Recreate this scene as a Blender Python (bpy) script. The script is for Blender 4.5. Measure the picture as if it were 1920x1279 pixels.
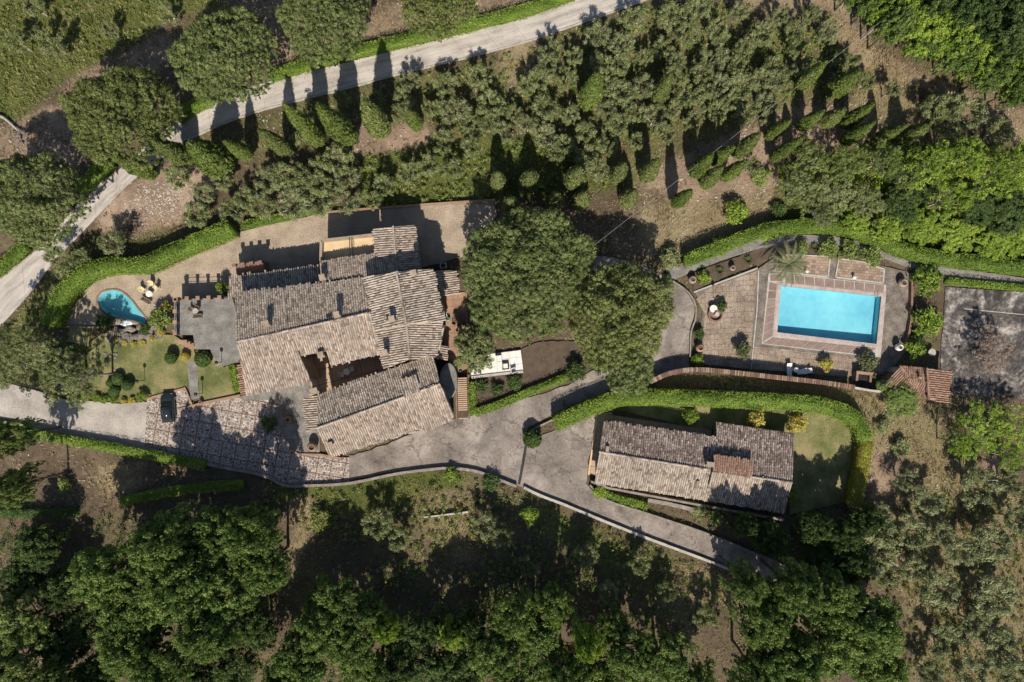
import bpy, math, random
import numpy as np
from mathutils import Vector, Matrix
from mathutils.geometry import tessellate_polygon

for o in list(bpy.data.objects):
    bpy.data.objects.remove(o)
SC = bpy.context.scene
COL = SC.collection
random.seed(7)
RG = np.random.default_rng(7)
PI = math.pi
R = math.radians

# ------------------------------------------------------------------ camera, sky, sun, exposure
CAM_H = 100.0                      # drone height in metres
PXM = 14.0                         # photograph pixels per metre on the ground
cam = bpy.data.cameras.new('camera')
cam.sensor_width = 36.0
cam.lens = 18.0 * CAM_H / (960.0 / PXM)
cam.clip_start = 1.0
cam.clip_end = 6000.0
camo = bpy.data.objects.new('camera', cam)
camo.location = (0, 0, CAM_H)
camo.rotation_euler = (0, 0, 0)
COL.objects.link(camo)
SC.camera = camo

SUN_ELEV = R(48)
SUN_FROM = Vector((0.03, -1.0, 0)).normalized()
world = bpy.data.worlds.new('World')
SC.world = world
world.use_nodes = True
wn = world.node_tree
sky = wn.nodes.new('ShaderNodeTexSky')
sky.sky_type = 'NISHITA'
sky.sun_disc = False
sky.sun_elevation = SUN_ELEV
sky.sun_rotation = math.atan2(SUN_FROM.x, SUN_FROM.y)
wn.links.new(sky.outputs[0], wn.nodes['Background'].inputs[0])
wn.nodes['Background'].inputs[1].default_value = 0.08
sun = bpy.data.lights.new('sun', 'SUN')
sun.energy = 5.0
sun.angle = R(0.5)
sun.color = (1.0, 0.915, 0.79)
suno = bpy.data.objects.new('sun', sun)
sd = Vector((SUN_FROM.x * math.cos(SUN_ELEV), SUN_FROM.y * math.cos(SUN_ELEV), math.sin(SUN_ELEV)))
suno.rotation_euler = (-sd).to_track_quat('-Z', 'Y').to_euler()
suno.location = (0, -60, 80)
COL.objects.link(suno)
vs = SC.view_settings
vs.view_transform = 'Standard'
vs.look = 'None'
vs.exposure = 0.45
vs.gamma = 1.0
SC.cycles.max_bounces = 4
SC.cycles.diffuse_bounces = 2
SC.cycles.transparent_max_bounces = 8

# ------------------------------------------------------------------ basic helpers
def P(px, py, z=0.0):
    """point at height z that stands where photograph pixel (px, py) shows it"""
    k = (CAM_H - z) / CAM_H / PXM
    return Vector(((px - 960.0) * k, (639.5 - py) * k, z))

def W(pts, z=0.0):
    return [P(a, b, z) for a, b in pts]

def link(o, parent=None):
    COL.objects.link(o)
    if parent is not None:
        o.parent = parent
    return o

def tag(o, label=None, cat=None, group=None, kind=None):
    if label: o['label'] = label
    if cat: o['category'] = cat
    if group: o['group'] = group
    if kind: o['kind'] = kind
    return o

def thing(name, label, cat, loc=(0, 0, 0), rz=0.0, group=None):
    o = bpy.data.objects.new(name, None)
    o.empty_display_size = 0.3
    o.location = loc
    o.rotation_euler = (0, 0, rz)
    link(o)
    return tag(o, label, cat, group)

def obj(name, me, parent=None, loc=(0, 0, 0), rz=0.0):
    o = bpy.data.objects.new(name, me)
    o.location = loc
    o.rotation_euler = (0, 0, rz)
    return link(o, parent)

def np_mesh(name, V, F, mat, tint=None, smooth=False):
    """V (n,3) ; F (m,k) uniform faces"""
    me = bpy.data.meshes.new(name)
    V = np.asarray(V, np.float32); F = np.asarray(F, np.int32)
    k = F.shape[1]
    me.vertices.add(len(V)); me.vertices.foreach_set('co', V.ravel())
    me.loops.add(F.size); me.loops.foreach_set('vertex_index', F.ravel())
    me.polygons.add(len(F))
    me.polygons.foreach_set('loop_start', np.arange(0, F.size, k, dtype=np.int32))
    if smooth:
        me.polygons.foreach_set('use_smooth', np.ones(len(F), bool))
    if tint is not None:
        a = me.attributes.new('tint', 'FLOAT', 'POINT')
        a.data.foreach_set('value', np.asarray(tint, np.float32))
    me.materials.append(mat)
    me.update(calc_edges=True)
    return me

class MB:
    """collects simple solids into one mesh"""
    def __init__(s):
        s.v = []; s.f = []
    def add(s, vs_, fs):
        n = len(s.v)
        s.v += [tuple(v) for v in vs_]
        s.f += [tuple(i + n for i in f) for f in fs]
        return s
    def box(s, c, d, rz=0.0, tilt=0.0, taper=1.0):
        hx, hy, hz = d[0] / 2, d[1] / 2, d[2] / 2
        m = Matrix.Translation(Vector(c)) @ Matrix.Rotation(rz, 4, 'Z') @ Matrix.Rotation(tilt, 4, 'X')
        vv = []
        for z in (-1, 1):
            t = taper if z > 0 else 1.0
            for x, y in ((-1, -1), (1, -1), (1, 1), (-1, 1)):
                vv.append(m @ Vector((x * hx * t, y * hy * t, z * hz)))
        return s.add(vv, [(3, 2, 1, 0), (4, 5, 6, 7), (0, 1, 5, 4), (1, 2, 6, 5), (2, 3, 7, 6), (3, 0, 4, 7)])
    def lathe(s, prof, c=(0, 0, 0), n=16, sx=1.0, sy=1.0):
        vv = []
        for r, z in prof:
            for i in range(n):
                a = 2 * PI * i / n
                vv.append((c[0] + r * math.cos(a) * sx, c[1] + r * math.sin(a) * sy, c[2] + z))
        ff = []
        for j in range(len(prof) - 1):
            for i in range(n):
                i2 = (i + 1) % n
                ff.append((j * n + i, j * n + i2, (j + 1) * n + i2, (j + 1) * n + i))
        ff.append(tuple(reversed(range(n))))
        ff.append(tuple((len(prof) - 1) * n + i for i in range(n)))
        return s.add(vv, ff)
    def tube(s, pts, rad, n=6):
        pts = [Vector(p) for p in pts]
        if not hasattr(rad, '__len__'): rad = [rad] * len(pts)
        vv = []
        for i, p in enumerate(pts):
            d = (pts[min(i + 1, len(pts) - 1)] - pts[max(i - 1, 0)])
            d = d.normalized() if d.length > 1e-6 else Vector((0, 0, 1))
            a = d.cross(Vector((0.31, 0.17, 0.93)))
            if a.length < 0.1: a = d.cross(Vector((1, 0, 0)))
            a.normalize(); b = d.cross(a)
            for k in range(n):
                t = 2 * PI * k / n
                vv.append(p + (a * math.cos(t) + b * math.sin(t)) * rad[i])
        ff = []
        for j in range(len(pts) - 1):
            for k in range(n):
                k2 = (k + 1) % n
                ff.append((j * n + k, j * n + k2, (j + 1) * n + k2, (j + 1) * n + k))
        ff.append(tuple(reversed(range(n)))); ff.append(tuple((len(pts) - 1) * n + k for k in range(n)))
        return s.add(vv, ff)
    def prism(s, poly, z0, z1):
        """poly list of (x,y[,z]) ; z1 may be a function of (x,y); z0 number"""
        n = len(poly)
        top = [(p[0], p[1], z1(p[0], p[1]) if callable(z1) else z1) for p in poly]
        bot = [(p[0], p[1], z0(p[0], p[1]) if callable(z0) else z0) for p in poly]
        tr = tessellate_polygon([[Vector((p[0], p[1], 0)) for p in poly]])
        ff = []
        for t in tr:
            a, b, c = [Vector((poly[i][0], poly[i][1], 0)) for i in t]
            if (b - a).cross(c - a).z < 0: t = (t[0], t[2], t[1])
            ff.append(tuple(t)); ff.append((t[0] + n, t[2] + n, t[1] + n))
        ccw = sum(poly[i][0] * poly[(i + 1) % n][1] - poly[(i + 1) % n][0] * poly[i][1] for i in range(n)) > 0
        for i in range(n):
            j = (i + 1) % n
            ff.append((i, i + n, j + n, j) if ccw else (i, j, j + n, i + n))
        return s.add(top + bot, ff)
    def mesh(s, name, mat, smooth=False):
        me = bpy.data.meshes.new(name)
        me.from_pydata(s.v, [], s.f)
        if smooth:
            me.polygons.foreach_set('use_smooth', [True] * len(me.polygons))
        me.materials.append(mat)
        me.update()
        return me
    def build(s, name, mat, parent=None, loc=(0, 0, 0), rz=0.0, smooth=False):
        return obj(name, s.mesh(name, mat, smooth), parent, loc, rz)

def catmull(pts, step=0.8, closed=False):
    pts = [Vector((p[0], p[1])) for p in pts]
    n = len(pts); out = []
    rng = range(n) if closed else range(n - 1)
    for i in rng:
        if closed:
            a, b, c, d = pts[i - 1], pts[i], pts[(i + 1) % n], pts[(i + 2) % n]
        else:
            b, c = pts[i], pts[i + 1]
            a = pts[i - 1] if i else b * 2 - c
            d = pts[i + 2] if i + 2 < n else c * 2 - b
        m = max(1, int((c - b).length / step))
        for k in range(m):
            t = k / m
            out.append(0.5 * ((2 * b) + (c - a) * t + (2 * a - 5 * b + 4 * c - d) * t * t + (3 * b - a - 3 * c + d) * t ** 3))
    if not closed: out.append(pts[-1])
    return out

def ragged(poly, step=0.7, amp=0.08):
    out = []
    n = len(poly)
    for i in range(n):
        a = Vector(poly[i][:2]); b = Vector(poly[(i + 1) % n][:2])
        m = max(1, int((b - a).length / step))
        for k in range(m):
            q = a.lerp(b, k / m)
            out.append((q.x + random.uniform(-amp, amp), q.y + random.uniform(-amp, amp)))
    return out

def inpoly(X, Y, poly):
    X = np.asarray(X); Y = np.asarray(Y)
    r = np.zeros(X.shape, bool)
    n = len(poly)
    for i in range(n):
        x0, y0 = poly[i][0], poly[i][1]; x1, y1 = poly[i - 1][0], poly[i - 1][1]
        c = ((y0 > Y) != (y1 > Y))
        with np.errstate(divide='ignore', invalid='ignore'):
            xs = (x1 - x0) * (Y - y0) / (y1 - y0 if y1 != y0 else 1e-9) + x0
        r ^= c & (X < xs)
    return r

def clip(subject, cell):
    """clip polygon subject by convex ccw cell"""
    out = [tuple(p[:2]) for p in subject]
    n = len(cell)
    for i in range(n):
        ax, ay = cell[i][0], cell[i][1]; bx, by = cell[(i + 1) % n][0], cell[(i + 1) % n][1]
        inp = out; out = []
        if not inp: break
        side = lambda p: (bx - ax) * (p[1] - ay) - (by - ay) * (p[0] - ax)
        for j in range(len(inp)):
            p, q = inp[j - 1], inp[j]
            sp, sq = side(p), side(q)
            if (sp >= 0) != (sq >= 0):
                t = sp / (sp - sq)
                out.append((p[0] + (q[0] - p[0]) * t, p[1] + (q[1] - p[1]) * t))
            if sq >= 0: out.append(q)
    res = []
    for p in out:
        if not res or (abs(p[0] - res[-1][0]) + abs(p[1] - res[-1][1])) > 1e-4: res.append(p)
    if len(res) > 1 and abs(res[0][0] - res[-1][0]) + abs(res[0][1] - res[-1][1]) < 1e-4: res.pop()
    return res

def area(p):
    return 0.5 * sum(p[i - 1][0] * p[i][1] - p[i][0] * p[i - 1][1] for i in range(len(p)))

def sheet(name, pxpoly, z, mat, parent=None, smooth=False, amp=0.0, kind='structure', depth=0.5, pz=0.0):
    w = [(p.x, p.y) for p in W(pxpoly, pz)]
    if smooth: w = [tuple(p) for p in catmull(w, 0.8, True)]
    if amp: w = ragged(w, 0.6, amp)
    o = MB().prism(w, z - depth, z).build(name, mat, parent)
    if kind and parent is None: o['kind'] = kind
    return o, w

def ribbon(pts, width, z0, z1, closed=False, jitter=0.0):
    """box-section strip along world polyline -> MB"""
    pts = [Vector((p[0], p[1])) for p in pts]
    n = len(pts); L = []; Rr = []
    for i in range(n):
        a = pts[i - 1] if (i or closed) else pts[i]
        b = pts[(i + 1) % n] if (i < n - 1 or closed) else pts[i]
        d = (b - a).normalized(); nn = Vector((-d.y, d.x))
        w = width / 2 + random.uniform(-jitter, jitter)
        L.append(pts[i] + nn * w); Rr.append(pts[i] - nn * w)
    mb = MB()
    for i in range(n):
        for q in (L[i], Rr[i]):
            mb.v.append((q.x, q.y, z0)); 
        for q in (L[i], Rr[i]):
            mb.v.append((q.x, q.y, z1 + random.uniform(-jitter, jitter)))
    m = n if closed else n - 1
    for i in range(m):
        a = 4 * i; b = 4 * ((i + 1) % n)
        mb.f += [(a + 2, a + 3, b + 3, b + 2), (a, a + 2, b + 2, b), (a + 3, a + 1, b + 1, b + 3), (a + 1, a, b, b + 1)]
    if not closed:
        mb.f += [(0, 1, 3, 2), (4 * n - 4, 4 * n - 2, 4 * n - 1, 4 * n - 3)]
    return mb

def vnoise(X, Y, seed=0):
    """smooth value noise 0..1"""
    g = np.random.default_rng(seed).random((256, 256))
    xi = np.floor(X).astype(int); yi = np.floor(Y).astype(int)
    fx = X - xi; fy = Y - yi
    fx = fx * fx * (3 - 2 * fx); fy = fy * fy * (3 - 2 * fy)
    a = g[xi % 256, yi % 256]; b = g[(xi + 1) % 256, yi % 256]
    c = g[xi % 256, (yi + 1) % 256]; d = g[(xi + 1) % 256, (yi + 1) % 256]
    return (a * (1 - fx) + b * fx) * (1 - fy) + (c * (1 - fx) + d * fx) * fy

# ------------------------------------------------------------------ materials
def nodes(name):
    m = bpy.data.materials.new(name); m.use_nodes = True
    nt = m.node_tree
    return m, nt, nt.nodes['Principled BSDF']

def nd(nt, typ, **kw):
    n = nt.nodes.new(typ)
    for k, v in kw.items(): setattr(n, k, v)
    return n

def ramp(nt, fac, stops, interp='LINEAR'):
    r = nd(nt, 'ShaderNodeValToRGB'); e = r.color_ramp.elements
    r.color_ramp.interpolation = interp
    while len(e) < len(stops): e.new(0.5)
    for i, (p, c) in enumerate(stops):
        e[i].position = p
        e[i].color = (c[0], c[1], c[2], 1) if hasattr(c, '__len__') else (c, c, c, 1)
    nt.links.new(fac, r.inputs[0])
    return r.outputs[0]

def noise(nt, scale, detail=5, rough=0.6, vec=None, dist=0.0):
    n = nd(nt, 'ShaderNodeTexNoise')
    n.inputs['Scale'].default_value = scale; n.inputs['Detail'].default_value = detail
    n.inputs['Roughness'].default_value = rough; n.inputs['Distortion'].default_value = dist
    if vec is None: vec = pos(nt)
    nt.links.new(vec, n.inputs['Vector'])
    return n.outputs['Fac']

def pos(nt):
    return nd(nt, 'ShaderNodeNewGeometry').outputs['Position']

def math_(nt, op, a, b=None, c=None):
    n = nd(nt, 'ShaderNodeMath', operation=op)
    for i, v in enumerate((a, b, c)):
        if v is None: continue
        if isinstance(v, (int, float)): n.inputs[i].default_value = v
        else: nt.links.new(v, n.inputs[i])
    return n.outputs[0]

def mix(nt, fac, a, b, blend='MIX'):
    n = nd(nt, 'ShaderNodeMix', data_type='RGBA', blend_type=blend)
    for i, v in ((0, fac), (6, a), (7, b)):
        if isinstance(v, (int, float)): n.inputs[i].default_value = v
        elif isinstance(v, tuple): n.inputs[i].default_value = (v[0], v[1], v[2], 1)
        else: nt.links.new(v, n.inputs[i])
    return n.outputs[2]

def bump(nt, bs, h, strength=0.5, dist=0.05):
    b = nd(nt, 'ShaderNodeBump'); b.inputs['Strength'].default_value = strength
    b.inputs['Distance'].default_value = dist
    nt.links.new(h, b.inputs['Height']); nt.links.new(b.outputs[0], bs.inputs['Normal'])

K = 0.84
def rough_mat(name, stops, s1=0.35, s2=4.0, w=0.5, rough=0.9, bscale=9.0, bstr=0.5, bdist=0.05, island=0.0, spec=0.3, metal=0.0):
    """colour ramp driven by a broad and a fine noise (and one random value per piece)"""
    m, nt, bs = nodes(name)
    stops = [(p, tuple(x * K for x in c)) for p, c in stops]
    f = math_(nt, 'ADD', math_(nt, 'MULTIPLY', noise(nt, s1, 4), 1 - w), math_(nt, 'MULTIPLY', noise(nt, s2, 6, 0.7), w))
    f = math_(nt, 'MULTIPLY_ADD', f, 1.5, -0.25)
    if island:
        g = nd(nt, 'ShaderNodeNewGeometry').outputs['Random Per Island']
        f = math_(nt, 'ADD', math_(nt, 'MULTIPLY', f, 1 - island), math_(nt, 'MULTIPLY', g, island))
    nt.links.new(ramp(nt, f, stops), bs.inputs['Base Color'])
    bs.inputs['Roughness'].default_value = rough
    bs.inputs['Specular IOR Level'].default_value = spec
    bs.inputs['Metallic'].default_value = metal
    if bstr: bump(nt, bs, noise(nt, bscale, 6, 0.7), bstr, bdist)
    return m

def foliage(name, dark, mid, light, trans=0.36, k=1.75):
    dark, mid, light = [tuple(min(0.55, c * k) for c in q) for q in (dark, mid, light)]
    trans = max(trans, 0.36)
    m, nt, bs = nodes(name)
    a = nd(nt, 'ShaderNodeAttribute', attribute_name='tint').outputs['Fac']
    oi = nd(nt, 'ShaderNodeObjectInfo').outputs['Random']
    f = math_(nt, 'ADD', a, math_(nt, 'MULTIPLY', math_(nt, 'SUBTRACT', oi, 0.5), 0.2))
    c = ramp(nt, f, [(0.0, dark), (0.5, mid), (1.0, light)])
    nt.links.new(c, bs.inputs['Base Color'])
    bs.inputs['Roughness'].default_value = 0.65
    bs.inputs['Specular IOR Level'].default_value = 0.18
    t = nd(nt, 'ShaderNodeBsdfTranslucent'); nt.links.new(c, t.inputs[0])
    mx = nd(nt, 'ShaderNodeMixShader'); mx.inputs[0].default_value = trans
    nt.links.new(bs.outputs[0], mx.inputs[1]); nt.links.new(t.outputs[0], mx.inputs[2])
    nt.links.new(mx.outputs[0], nt.nodes['Material Output'].inputs[0])
    return m

M = {}
M['concrete'] = rough_mat('concrete', [(0.28, (0.19, 0.168, 0.148)), (0.5, (0.36, 0.325, 0.29)), (0.7, (0.48, 0.44, 0.395))], 0.4, 5, 0.5)
M['concrete_dark'] = rough_mat('concrete_dark', [(0.3, (0.1, 0.095, 0.09)), (0.5, (0.19, 0.18, 0.165)), (0.72, (0.32, 0.3, 0.27))], 0.8, 6, 0.55)
M['gravel'] = rough_mat('gravel', [(0.28, (0.17, 0.135, 0.1)), (0.5, (0.35, 0.28, 0.21)), (0.72, (0.5, 0.42, 0.33))], 0.5, 6, 0.65, bscale=14, bstr=0.9, bdist=0.06)
M['soil'] = rough_mat('soil_bed', [(0.3, (0.05, 0.036, 0.026)), (0.6, (0.12, 0.088, 0.062))], 1, 8, 0.6, bscale=8, bstr=0.8, bdist=0.1)
M['plaster'] = rough_mat('plaster', [(0.3, (0.2, 0.155, 0.115)), (0.55, (0.32, 0.255, 0.19)), (0.75, (0.42, 0.35, 0.27))], 0.8, 5, 0.5, bstr=0.3)
M['cream'] = rough_mat('cream_floor', [(0.3, (0.5, 0.36, 0.2)), (0.7, (0.66, 0.5, 0.31))], 0.8, 5, 0.5, bstr=0.15)
M['pinkfloor'] = rough_mat('pink_paving', [(0.3, (0.36, 0.25, 0.17)), (0.7, (0.52, 0.38, 0.27))], 0.8, 5, 0.5, bstr=0.15)
M['brick'] = rough_mat('brick', [(0.3, (0.13, 0.075, 0.055)), (0.55, (0.22, 0.135, 0.1)), (0.8, (0.36, 0.27, 0.21))], 1.0, 7, 0.4, island=0.5)
M['terracotta'] = rough_mat('terracotta', [(0.3, (0.2, 0.115, 0.075)), (0.7, (0.38, 0.25, 0.17))], 1.0, 6, 0.5, island=0.35)
M['ochre_tile'] = rough_mat('ochre_tile', [(0.25, (0.21, 0.15, 0.11)), (0.5, (0.31, 0.23, 0.17)), (0.8, (0.4, 0.305, 0.235))], 1.0, 6, 0.4, island=0.45)
M['white'] = rough_mat('white_paint', [(0.3, (0.62, 0.59, 0.54)), (0.7, (0.8, 0.78, 0.74))], 1, 5, 0.5, bstr=0.05)
M['whitestone'] = rough_mat('white_stone', [(0.3, (0.3, 0.275, 0.24)), (0.7, (0.52, 0.49, 0.44))], 1, 6, 0.5, bstr=0.2)
M['coping'] = rough_mat('pool_coping', [(0.3, (0.3, 0.24, 0.22)), (0.7, (0.5, 0.42, 0.39))], 1, 6, 0.5, bstr=0.2)
M['deck'] = rough_mat('deck_panel', [(0.25, (0.14, 0.1, 0.085)), (0.5, (0.23, 0.165, 0.14)), (0.75, (0.33, 0.25, 0.215))], 0.9, 7, 0.5, island=0.25)
M['flag'] = rough_mat('patio_flag', [(0.3, (0.12, 0.092, 0.07)), (0.48, (0.25, 0.195, 0.15)), (0.68, (0.42, 0.345, 0.275))], 0.5, 5, 0.55, island=0.1)
M['cobble'] = rough_mat('cobble', [(0.32, (0.07, 0.058, 0.05)), (0.5, (0.16, 0.135, 0.115)), (0.7, (0.34, 0.295, 0.25))], 0.8, 9, 0.65, bscale=12, bstr=0.9)
M['rock'] = rough_mat('rock', [(0.3, (0.08, 0.07, 0.06)), (0.55, (0.2, 0.175, 0.15)), (0.75, (0.36, 0.32, 0.28))], 1, 5, 0.5, bscale=5, bstr=0.8, bdist=0.1)
M['stonewall'] = rough_mat('stone_wall', [(0.3, (0.14, 0.12, 0.1)), (0.55, (0.26, 0.23, 0.2)), (0.75, (0.42, 0.39, 0.35))], 1.2, 7, 0.55, bscale=6, bstr=0.8)
M['bark'] = rough_mat('bark', [(0.3, (0.06, 0.045, 0.035)), (0.7, (0.17, 0.13, 0.105))], 2, 8, 0.5, bscale=10, bstr=0.8)
M['palebark'] = rough_mat('pale_bark', [(0.3, (0.25, 0.22, 0.18)), (0.7, (0.45, 0.41, 0.35))], 2, 8, 0.5, bscale=10, bstr=0.6)
M['pinebark'] = rough_mat('pine_bark', [(0.3, (0.12, 0.085, 0.07)), (0.7, (0.28, 0.22, 0.19))], 2, 8, 0.5, bscale=8, bstr=0.8)
M['iron'] = rough_mat('dark_iron', [(0.3, (0.02, 0.02, 0.022)), (0.7, (0.05, 0.048, 0.045))], 2, 8, 0.5, rough=0.5, bstr=0.1, metal=0.6)
M['wood'] = rough_mat('brown_wood', [(0.3, (0.1, 0.06, 0.04)), (0.7, (0.2, 0.13, 0.09))], 2, 9, 0.5, rough=0.7, bstr=0.2)
M['yellow'] = rough_mat('yellow_cushion', [(0.3, (0.6, 0.47, 0.2)), (0.7, (0.75, 0.62, 0.32))], 2, 8, 0.5, bstr=0.2)
M['wire'] = rough_mat('wire', [(0.3, (0.3, 0.29, 0.27)), (0.7, (0.45, 0.43, 0.4))], 2, 8, 0.5, rough=0.5, bstr=0)
M['rubber'] = rough_mat('rubber', [(0.3, (0.012, 0.012, 0.012)), (0.7, (0.03, 0.03, 0.03))], 2, 8, 0.5, rough=0.8, bstr=0.1)
M['silver'] = rough_mat('silver', [(0.3, (0.4, 0.4, 0.42)), (0.7, (0.55, 0.55, 0.56))], 2, 8, 0.5, rough=0.3, bstr=0, metal=0.9)
M['redlamp'] = rough_mat('red_lens', [(0.3, (0.3, 0.015, 0.01)), (0.7, (0.4, 0.02, 0.015))], 2, 8, 0.5, rough=0.2, bstr=0)
M['carpaint'] = rough_mat('car_paint', [(0.3, (0.012, 0.018, 0.018)), (0.7, (0.02, 0.028, 0.028))], 2, 8, 0.5, rough=0.22, bstr=0, spec=0.6)
M['carpaint'].node_tree.nodes['Principled BSDF'].inputs['Coat Weight'].default_value = 0.6
M['glass'] = rough_mat('dark_glass', [(0.3, (0.01, 0.013, 0.015)), (0.7, (0.025, 0.03, 0.033))], 2, 8, 0.5, rough=0.06, bstr=0, spec=0.7)
M['poolpaint'] = rough_mat('pool_paint', [(0.3, (0.16, 0.46, 0.6)), (0.5, (0.24, 0.55, 0.68)), (0.7, (0.33, 0.64, 0.75))], 0.12, 1.5, 0.3, rough=0.6, bstr=0)
M['poolmosaic'] = rough_mat('pool_mosaic', [(0.3, (0.16, 0.38, 0.44)), (0.5, (0.3, 0.54, 0.59)), (0.75, (0.46, 0.68, 0.71))], 1.0, 12, 0.7, rough=0.5, bstr=0)
M['foam'] = rough_mat('foam_stone', [(0.3, (0.3, 0.42, 0.48)), (0.6, (0.75, 0.8, 0.82))], 2, 9, 0.6, rough=0.4, bscale=8)
M['green_metal'] = rough_mat('green_paint', [(0.3, (0.1, 0.3, 0.2)), (0.7, (0.16, 0.4, 0.3))], 2, 8, 0.5, bstr=0.05)

def tile_mat(name, stops, stain):
    m, nt, bs = nodes(name)
    g = nd(nt, 'ShaderNodeNewGeometry').outputs['Random Per Island']
    c = ramp(nt, g, stops)
    st = ramp(nt, math_(nt, 'ADD', math_(nt, 'MULTIPLY', noise(nt, 0.28, 6, 0.65, dist=0.8), 0.6), math_(nt, 'MULTIPLY', noise(nt, 2.6, 5, 0.7), 0.4)),
              [(0.42, 0.0), (0.58, 1.0)])
    c = mix(nt, math_(nt, 'MULTIPLY', st, stain), c, (0.085, 0.075, 0.062))
    fine = ramp(nt, noise(nt, 11, 5, 0.75), [(0.35, 0.55), (0.65, 1.12)])
    c = mix(nt, 1.0, c, fine, 'MULTIPLY')
    nt.links.new(c, bs.inputs['Base Color']); bs.inputs['Roughness'].default_value = 0.92
    bs.inputs['Specular IOR Level'].default_value = 0.2
    bump(nt, bs, noise(nt, 20, 5, 0.7), 0.5, 0.02)
    return m
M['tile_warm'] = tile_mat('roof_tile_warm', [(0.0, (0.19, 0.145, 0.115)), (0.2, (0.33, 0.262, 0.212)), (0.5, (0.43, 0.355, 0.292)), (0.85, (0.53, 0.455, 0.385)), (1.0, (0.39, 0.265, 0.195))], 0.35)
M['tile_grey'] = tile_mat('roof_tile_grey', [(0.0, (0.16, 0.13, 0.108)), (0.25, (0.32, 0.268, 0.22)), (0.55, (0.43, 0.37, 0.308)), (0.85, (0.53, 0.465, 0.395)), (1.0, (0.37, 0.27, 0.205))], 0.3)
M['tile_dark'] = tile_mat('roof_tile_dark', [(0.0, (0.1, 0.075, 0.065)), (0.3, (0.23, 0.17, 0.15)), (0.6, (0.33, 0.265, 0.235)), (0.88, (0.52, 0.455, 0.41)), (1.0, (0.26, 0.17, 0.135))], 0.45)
M['tile_red'] = tile_mat('roof_tile_red', [(0.0, (0.2, 0.11, 0.078)), (0.5, (0.29, 0.165, 0.115)), (1.0, (0.38, 0.24, 0.17))], 0.15)
M['under'] = rough_mat('under_tile', [(0.3, (0.2, 0.155, 0.125)), (0.7, (0.34, 0.27, 0.215))], 0.8, 6, 0.5)

def crazy():
    m, nt, bs = nodes('crazy_paving')
    v = nd(nt, 'ShaderNodeTexVoronoi', feature='DISTANCE_TO_EDGE'); v.inputs['Scale'].default_value = 2.5
    nt.links.new(pos(nt), v.inputs['Vector'])
    v2 = nd(nt, 'ShaderNodeTexVoronoi'); v2.inputs['Scale'].default_value = 2.5
    nt.links.new(pos(nt), v2.inputs['Vector'])
    sx = nd(nt, 'ShaderNodeSeparateColor'); nt.links.new(v2.outputs['Color'], sx.inputs[0])
    st = ramp(nt, sx.outputs[0], [(0, (0.1, 0.078, 0.066)), (0.5, (0.165, 0.13, 0.112)), (1, (0.25, 0.2, 0.172))])
    st = mix(nt, 1.0, st, ramp(nt, noise(nt, 5, 6, 0.7), [(0.3, 0.7), (0.7, 1.2)]), 'MULTIPLY')
    e = ramp(nt, v.outputs['Distance'], [(0.03, 1.0), (0.08, 0.0)])
    c = mix(nt, e, st, mix(nt, noise(nt, 3, 4), (0.3, 0.265, 0.235), (0.55, 0.5, 0.45)))
    nt.links.new(c, bs.inputs['Base Color']); bs.inputs['Roughness'].default_value = 0.85
    bump(nt, bs, math_(nt, 'MINIMUM', v.outputs['Distance'], 0.12), 0.6, 0.1)
    return m
M['crazy'] = crazy()

def road_concrete():
    m, nt, bs = nodes('road_concrete')
    at = nd(nt, 'ShaderNodeAttribute', attribute_name='track').outputs['Vector']
    st = noise(nt, 5.0, 5, 0.6, vec=at)
    f = math_(nt, 'ADD', math_(nt, 'MULTIPLY', noise(nt, 0.35, 5, 0.6), 0.25), math_(nt, 'ADD', math_(nt, 'MULTIPLY', st, 0.5), math_(nt, 'MULTIPLY', noise(nt, 6, 6, 0.75), 0.25)))
    c = ramp(nt, f, [(0.34, (0.16, 0.143, 0.127)), (0.48, (0.34, 0.31, 0.28)), (0.62, (0.47, 0.432, 0.395))])
    nt.links.new(c, bs.inputs['Base Color']); bs.inputs['Roughness'].default_value = 0.92
    bs.inputs['Specular IOR Level'].default_value = 0.25
    bump(nt, bs, noise(nt, 14, 6, 0.7), 0.5, 0.03)
    return m
M['road'] = road_concrete()

def asphalt():
    m, nt, bs = nodes('asphalt')
    f = math_(nt, 'ADD', math_(nt, 'MULTIPLY', noise(nt, 0.22, 6, 0.65, dist=0.6), 0.65), math_(nt, 'MULTIPLY', noise(nt, 3.5, 6, 0.75), 0.35))
    c = ramp(nt, f, [(0.36, (0.09, 0.076, 0.066)), (0.5, (0.19, 0.163, 0.143)), (0.61, (0.3, 0.262, 0.23))])
    v = nd(nt, 'ShaderNodeTexVoronoi', feature='DISTANCE_TO_EDGE'); v.inputs['Scale'].default_value = 0.28
    ns = nd(nt, 'ShaderNodeTexNoise'); ns.inputs['Scale'].default_value = 0.9; ns.inputs['Detail'].default_value = 5
    nt.links.new(pos(nt), ns.inputs['Vector'])
    vm = nd(nt, 'ShaderNodeVectorMath', operation='MULTIPLY_ADD'); vm.inputs[1].default_value = (3, 3, 0)
    nt.links.new(ns.outputs['Color'], vm.inputs[0]); nt.links.new(pos(nt), vm.inputs[2])
    nt.links.new(vm.outputs[0], v.inputs['Vector'])
    cr = math_(nt, 'MULTIPLY', ramp(nt, v.outputs['Distance'], [(0.0, 1.0), (0.03, 0.0)]), ramp(nt, noise(nt, 0.3, 3), [(0.4, 0.1), (0.58, 0.85)]))
    c = mix(nt, cr, c, (0.055, 0.048, 0.042))
    nt.links.new(c, bs.inputs['Base Color']); bs.inputs['Roughness'].default_value = 0.93
    bs.inputs['Specular IOR Level'].default_value = 0.2
    bump(nt, bs, noise(nt, 16, 6, 0.75), 0.5, 0.03)
    return m
M['asphalt'] = asphalt()

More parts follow.
